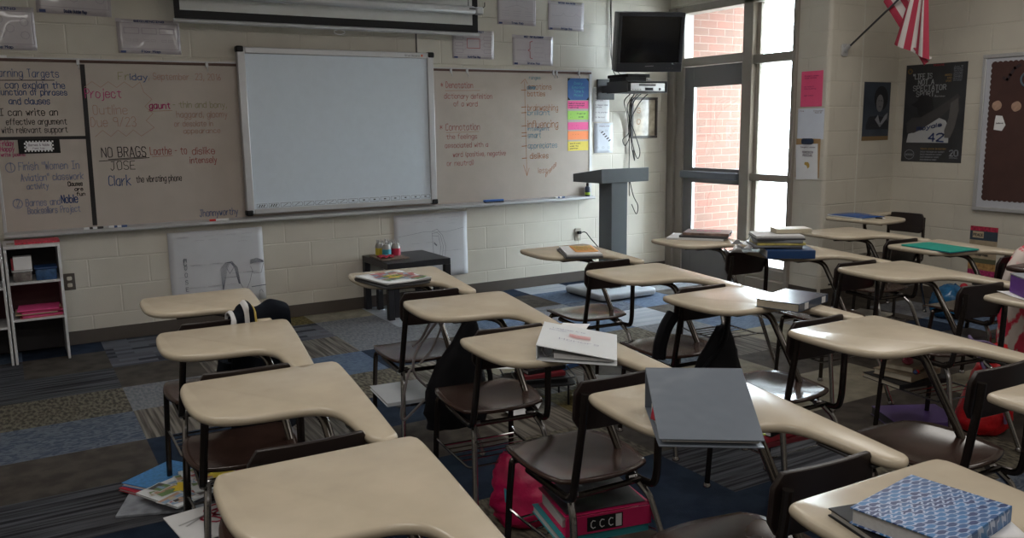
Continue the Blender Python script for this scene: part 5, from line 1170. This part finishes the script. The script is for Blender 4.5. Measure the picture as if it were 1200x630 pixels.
t = sack('pink_drawstring_bag', 'pink drawstring bag with teal cords slumped on the floor under a chair', [(1.03, -4.06, .005, .17, .09), (1.03, -4.06, .05, .19, .11), (1.01, -4.05, .12, .165, .10), (.96, -4.03, .19, .11, .075), (.925, -4.02, .245, .05, .045), (.915, -4.02, .27, .02, .02)], m_pk, 5, .016)
m_cord = mat('teal cord', (.03, .26, .36), .5)
strap(t, [(.915, -4.02, .27), (.99, -4.11, .22), (1.05, -4.16, .13), (1.11, -4.19, .06), (1.18, -4.17, .02)], .005, m_cord, 'cord'); strap(t, [(.915, -4.02, .27), (1.03, -4.06, .235), (1.12, -4.10, .15), (1.20, -4.12, .05), (1.23, -4.10, .015)], .005, m_cord, 'cord'); strap(t, [(.92, -4.02, .27), (.87, -4.07, .18), (.85, -4.11, .12)], .005, m_cord, 'cord')
m_rd = mat('red ripstop', (.55, .008, .015), .35, var=.1, vscale=25, bump=.004, bscale=50)
t = sack('red_drawstring_bag', 'bright red drawstring bag with a lilac strap standing under the large empty desk row', [(3.37, -4.44, .005, .10, .09), (3.37, -4.44, .06, .13, .11), (3.385, -4.44, .15, .12, .10), (3.43, -4.43, .27, .09, .08), (3.48, -4.42, .37, .055, .05), (3.50, -4.42, .41, .03, .03)], m_rd, 11, .014)
m_lil = mat('lilac webbing', (.26, .20, .38), .6)
strap(t, [(3.20, -4.44, .50), (3.20, -4.50, .40), (3.25, -4.545, .26), (3.33, -4.56, .14), (3.36, -4.555, .07)], .008, m_lil)
strap(t, [(3.20, -4.44, .50), (3.28, -4.42, .46), (3.38, -4.42, .44), (3.48, -4.42, .40)], .006, m_lil)
t = sack('blue_plastic_bag', 'shiny blue bundled bag resting on the alcove floor', [(5.52, -2.90, .005, .08, .08), (5.52, -2.90, .04, .12, .12), (5.52, -2.90, .12, .135, .13), (5.52, -2.90, .20, .11, .10), (5.52, -2.90, .26, .04, .04)], mat('blue film', (.015, .09, .20), .2, var=.6, vscale=14), 6, .014)
m_pw = mat('pink and white print', (.55, .30, .34), .6, var=.0); rp_ = m_pw.node_tree.nodes['Color Ramp'] if 'Color Ramp' in m_pw.node_tree.nodes else [n for n in m_pw.node_tree.nodes if n.type == 'VALTORGB'][0]
rp_.color_ramp.elements[0].color = (.55, .02, .06, 1); rp_.color_ramp.elements[1].color = (.58, .50, .46, 1); rp_.color_ramp.elements[0].position = .46; rp_.color_ramp.elements[1].position = .52
[n for n in m_pw.node_tree.nodes if n.type == 'TEX_NOISE'][0].inputs['Scale'].default_value = 9
t = sack('patterned_backpack', 'pink and white patterned backpack hung on a chair at the right edge', [(3.90, -4.275, .20, .11, .035), (3.90, -4.275, .36, .14, .045), (3.91, -4.275, .52, .15, .045), (3.93, -4.27, .70, .15, .045), (3.97, -4.265, .81, .10, .04), (4.0, -4.26, .85, .03, .02)], m_pw, 2, .012)
strap(t, [(3.90, -4.42, .60), (3.82, -4.46, .48), (3.72, -4.50, .36), (3.66, -4.52, .30)], .012, m_lil); strap(t, [(3.93, -4.44, .56), (3.86, -4.50, .44), (3.78, -4.54, .34), (3.72, -4.56, .28)], .014, mat('grey webbing', (.12, .11, .12), .6))

# --- grey cord on the chair upright
t = thing('looped_lanyard', 'grey looped cord wound round the upright of a second column chair', 'cord', (.86, -3.27, .2))
strap(t, [(1.06, -3.24, .70), (.97, -3.27, .62), (.88, -3.29, .53), (.845, -3.30, .46), (.86, -3.30, .40), (.93, -3.31, .32), (.955, -3.31, .28), (.90, -3.31, .29), (.84, -3.31, .25), (.79, -3.31, .215), (.775, -3.31, .24), (.79, -3.31, .32), (.82, -3.30, .42), (.85, -3.29, .44)], .006, mat('grey braid', (.17, .15, .15), .6), 'cable')
strap(t, [(1.06, -3.24, .70), (1.01, -3.27, .62), (.95, -3.29, .52), (.88, -3.30, .46)], .005, mat('grey braid', (.17, .15, .15), .6), 'cable')
strap(t, [(1.04, -3.24, .69), (.96, -3.26, .64), (.90, -3.28, .57), (.85, -3.29, .54)], .006, mat('grey braid', (.17, .15, .15), .6), 'cable')

# --- under seat loads
book('binder_pad', 'white notebook on the rack under the grey cord chair', 'notebook', .90, -3.05, .243, -6, .25, .30, .018, m_plain, m_pagew)
book('blue_folder', 'thin blue folder beneath the white notebook on the chair rack', 'folder', .93, -2.99, .1535, 3, .22, .28, .002, mat('faded blue card', (.05, .12, .30), .5), m_pagew) if False else None
B3 = [('pink_binder', 'pink and black ring binder with a barcode label under the white binder desk', .205, mat('pink vinyl', (.52, .01, .10), .35), .060), ]
t = wedge_binder('ring_binder', 'pink ring binder with black label and grey top under a chair', (.715, -4.70), (1.0, -4.76), (1.05, -4.52), (.77, -4.46), .272, .062, .055, mat('pink vinyl', (.52, .01, .10), .35), rings=False)
tl = t.location
dx_ = V((1.0-.715, -4.76+4.70, 0)).normalized(); 
def onsp(a, z): return V((.715, -4.70, .0)) + dx_*a + V((.000, -.0045, z)) - V((tl.x, tl.y, 0))
mb = MB(); mb.add([onsp(.07, .008), onsp(.19, .008), onsp(.19, .054), onsp(.07, .054)], [(0, 1, 2, 3)]); obj('spine_label', mb, m_blk, t, smooth=0, solid=.001)
def onsp2(a, z): return onsp(a, z) + V((0, -.002, 0))
mb = MB()
for k in range(3): mb.ribbon(onsp2, [(.09+k*.03+.009*math.cos(a*.9), .03+.013*math.sin(a*.9)) for a in range(1, 7)], .003)
mb.add([onsp2(.165, .012), onsp2(.185, .012), onsp2(.185, .052), onsp2(.165, .052)], [(0, 1, 2, 3)]); obj('label_print', mb, m_pagew, t, smooth=0)
mb = MB(); e = [(.725, -4.69), (.99, -4.745), (1.04, -4.53), (.775, -4.475)]; mb.add([V((a, b, .0685))-V((tl.x, tl.y, 0)) for a, b in e], [(0, 1, 2, 3)]); obj('grey_top', mb, m_dkgrey, t, smooth=0, solid=.001)
book('teal_binder', 'teal folder with red edge right beneath the pink binder', 'binder', .875, -4.60, .243, -12, .30, .25, .028, mat('teal vinyl', (.03, .26, .30), .4), m_pagew)
for k in range(3): book('textbook', ['dark red textbook lowest on the rack under the bright desk chair', 'red textbook in the middle on the rack under the bright desk chair', 'black notebook topmost on the rack under the bright desk chair'][k], 'book', 1.93+.01*k, -4.38+.01*k, .243+k*.023, -6+k*8, .26, .20, .021, [mat('dark red cover', (.20, .02, .03), .4), mat('red cover', (.38, .02, .04), .4), m_blk][k], m_pagew, 'textbooks under the bright desk chair')
for k in range(3):
    book('textbook', ['wide black notebook lowest on the rack with the little pink figure', 'thick worn textbook in the middle under the little pink figure', 'tan paperback directly under the little pink figure'][k], 'book', 3.10+.012*k, -4.20+.01*k, .243+[0, .026, .058][k], [-10, 4, 10][k], [.33, .26, .20][k], [.24, .20, .15][k], [.024, .030, .026][k], [m_blk, mat('tan cover', (.24, .19, .13), .5), mat('buff cover', (.30, .24, .17), .5)][k], m_page, 'textbooks under the little pink figure')
t = thing('pink_figure', 'little pink and white toy figure charm on the rack textbooks', 'toy', (3.07, -4.22, .328)); obj('body', MB().lathe([(.01, 0), (.026, .012), (.022, .035), (.008, .05)], (0, 0, 0), 12), mat('pink toy', (.42, .07, .12), .5), t); obj('head', MB().lathe([(.004, .045), (.02, .055), (.021, .07), (.005, .085)], (0, 0, 0), 12), mat('pale toy', (.50, .40, .42), .5), t)
for s in (-1, 1): obj('arm', MB().tube([(s*.018, 0, .035), (s*.042, -.01, .045), (s*.05, -.015, .03)], .008, 8), mat('pink toy', (.42, .07, .12), .5), t)
t = thing('bead_charm', 'tiny blue and red beads beside the little pink figure', 'charm', (3.03, -4.29, .302)); obj('bead', MB().lathe([(.003, 0), (.012, .01), (.003, .022)], n=10), m_ink_b, t); obj('bead', MB().lathe([(.003, 0), (.010, .01), (.003, .02)], (.018, 0, 0), 10), m_rd, t)
book('purple_binder', 'dull purple binder lying on the carpet below the little pink figure', 'binder', 3.20, -4.20, .002, -28, .34, .27, .045, mat('violet vinyl', (.07, .035, .16), .35), m_dkgrey)
book('black_binder', 'black binder under the purple binder edge on the carpet', 'binder', 3.10, -4.06, .002, -20, .20, .16, .03, m_blk, m_dkgrey) if False else None
book('magazine', 'magazine with a yellow corner on the rack behind the teal folder desk', 'magazine', 4.14, -3.19, .243, 12, .28, .22, .012, mat('white yellow cover', (.45, .42, .36), .4, var=.3, vscale=12), m_pagew)
book('textbook', 'olive textbook on the rack under the teal folder desk', 'book', 4.02, -3.95, .243, 5, .27, .21, .03, mat('olive cover', (.10, .10, .04), .5), m_page)
book('textbook', 'slate textbook on top of the olive textbook', 'book', 4.04, -3.94, .274, -8, .24, .18, .022, mat('slate cover', (.12, .13, .15), .5), m_pagew)
for k in range(3):
    t = book('comic_book', ['red comic leaning lowest of the bright comics on the carpet at the right edge', 'blue comic in the middle of the bright comics on the carpet', 'yellow green comic on top of the bright comics on the carpet'][k], 'comic', 4.86+.03*k, -3.74-.02*k, .002+k*.011, [-20, 10, 35][k], .30, .22, .010, [mat('red comic', (.50, .03, .06), .4, var=.3, vscale=20), mat('blue comic', (.03, .18, .42), .4, var=.3, vscale=20), mat('yellow comic', (.50, .42, .06), .4, var=.4, vscale=20)][k], m_pagew, 'bright comics on the carpet')

# --- pile on the carpet under the lectern row
t = thing('paper_tray', 'black wire paper tray full of books on the carpet near the lectern row', 'tray', (1.78, -2.86, .06), R(-20))
o2 = rrect(-.19, -.14, .19, .14, .04); mb = MB().slab(o2, .055, .062, .002)
for z in (.062, .10): mb.tube([(a, b, z) for a, b in o2], .004, 6, close=True)
for a in (-.15, .15):
    for b in (-.11, .11): mb.tube([(a, b, -.06), (a, b, .06)], .006, 6)
obj('tray_body', mb, m_blk, t)
for k in range(4): book('textbook', ['black textbook lowest in the paper tray', 'dark red textbook in the paper tray', 'black slim notebook in the paper tray', 'red pocket book topmost in the paper tray'][k], 'book', 1.79+.01*k, -2.86+.01*k, .123+k*.025, -20+k*9, [.28, .24, .24, .16][k], [.20, .18, .16, .09][k], .023, [m_blk, mat('dark red cover', (.20, .02, .03), .4), m_blk, mat('red cover', (.38, .02, .04), .4)][k], m_pagew, 'books in the paper tray')
paper('loose_paper', 'large white sheet spread over the books near the lectern row', 1.68, -2.72, .205, -25, .20, .30, m_paper, .001, curl=.02)
paper('loose_paper', 'torn white sheet on the carpet in front of the black paper tray', 1.60, -2.98, .002, 30, .20, .14, m_paper, .001, curl=.03)
book('grey_box', 'flat grey box leaning by the black paper tray', 'box', 2.10, -3.02, .002, -30, .26, .20, .10, mat('grey board', (.16, .15, .14), .7), m_dkgrey)
book('blue_notebook', 'blue notebook behind the black paper tray on the carpet', 'notebook', 2.28, -2.36, .002, 15, .22, .18, .03, mat('faded blue card', (.05, .12, .30), .5), m_pagew)
# --- collage magazines on the carpet, first column
labs = ['grey triangle patterned folder at the bottom of the collage pile', 'red notebook edge showing in the collage pile', 'light blue dotted notebook in the collage pile', 'photo collage magazine with yellow star resting on the light blue dotted notebook', 'photo collage magazine lying nearest the chair legs']
book('pattern_folder', labs[0], 'folder', -.17, -3.05, .002, -20, .34, .42, .010, mat('triangle grey', (.26, .28, .32), .5, var=.4, vscale=14), m_pagew)
book('notebook', labs[1], 'notebook', -.19, -2.96, .013, 32, .27, .22, .012, mat('red cover', (.38, .02, .04), .4), m_pagew)
book('notebook', labs[2], 'notebook', -.18, -2.93, .026, 36, .27, .20, .016, mat('sky dotted', (.05, .22, .50), .4, var=.25, vscale=60), m_paper)
book('notebook', 'deep blue notebook beneath the collage magazine', 'notebook', -.06, -2.98, .026, 10, .20, .26, .012, mat('deep blue card', (.01, .06, .25), .4), m_pagew)
for k, (x, y, a) in enumerate(((-.12, -3.14, 28), (.03, -3.10, 5))):
    t = book('magazine', labs[3+k], 'magazine', x, y, .043+k*.010, a, .30, .26, .009, m_plain, m_pagew); collage(t, .30, .26, .0096, 20+k, 26)
t = thing('scissors_sheet', 'white sheet printed with red handled scissors sticking out from a chair rack', 'paper', (-.14, -3.94, .245), R(8))
obj('paper_sheet', MB().box((-.15, -.12, 0), (.15, .12, .004)), m_paper, t)
for k, (x, y, a) in enumerate(((-.03, .05, .3), (.02, -.02, 2.2))):
    g = lambda u, v, x=x, y=y, a=a: V((x+u*math.cos(a)-v*math.sin(a), y+u*math.sin(a)+v*math.cos(a), .0048))
    mb = MB(); mb.ribbon(g, [(-.10, .004), (.0, 0)], .008); mb.ribbon(g, [(-.09, -.02), (0, .002)], .008); obj('blade_print', mb, m_alum, t, smooth=0)
    mb = MB()
    for s in (-1, 1): mb.ribbon(g, [(.05+.04*math.cos(q*.785), s*.025+.018*math.sin(q*.785)) for q in range(9)], .010)
    obj('handle_print', mb, mat('handle red', (.50, .03, .08), .5), t, smooth=0)

t = sack('knitted_hat', 'black knitted hat lying on the dark brown desk top', [(3.76, -4.53, .7755, .09, .07), (3.76, -4.53, .80, .10, .08), (3.76, -4.53, .84, .085, .065), (3.76, -4.53, .87, .03, .03)], m_bag, 4, .008, cat='hat')
# ------------------------------------------------------------------ camera and light
cam = bpy.data.cameras.new('camera'); co = bpy.data.objects.new('camera', cam); COL.objects.link(co)
cam.sensor_width = 36; cam.lens = 993.488/1200*36; cam.clip_start = .05
pitch, roll, yaw = R(9.62), R(-.79), R(30.57)
fw = V((math.sin(yaw)*math.cos(pitch), math.cos(yaw)*math.cos(pitch), -math.sin(pitch))); r_ = V((math.cos(yaw), -math.sin(yaw), 0)); u_ = r_.cross(fw)
r2 = r_*math.cos(roll) + u_*math.sin(roll); u2 = -r_*math.sin(roll) + u_*math.cos(roll)
M = Matrix((r2, u2, -fw)).transposed().to_4x4(); M.translation = V((-.639, -6.696, 1.511)); co.matrix_world = M
SC.camera = co
w = bpy.data.worlds.new('sky'); SC.world = w; w.use_nodes = True
bg = w.node_tree.nodes['Background']; bg.inputs[0].default_value = (.84, .92, 1.0, 1); bg.inputs[1].default_value = SKY
def area(name, loc, sx, sy, power, col=(1, .955, .89)):
    l = bpy.data.lights.new(name, 'AREA'); l.shape = 'RECTANGLE'; l.size = sx; l.size_y = sy; l.energy = power; l.color = col
    o = bpy.data.objects.new(name, l); COL.objects.link(o); o.location = loc; return o
for x in (-.6, 2.0, 4.4):
    for y in (-3.2, -5.4, -7.6): area('ceiling_light', (x, y, ZC-.02), 1.2, .6, LAMP)
if SUN:
  sun = bpy.data.lights.new('sun', 'SUN'); sun.energy = SUN; sun.angle = R(2); sun.color = (1, .94, .85)
  so = bpy.data.objects.new('sun', sun); COL.objects.link(so); so.rotation_euler = (R(50), 0, R(25))
SC.view_settings.view_transform = 'Standard'; SC.view_settings.look = 'None'; SC.view_settings.gamma = 1; SC.view_settings.use_curve_mapping = False
SC.view_settings.exposure = EXPO
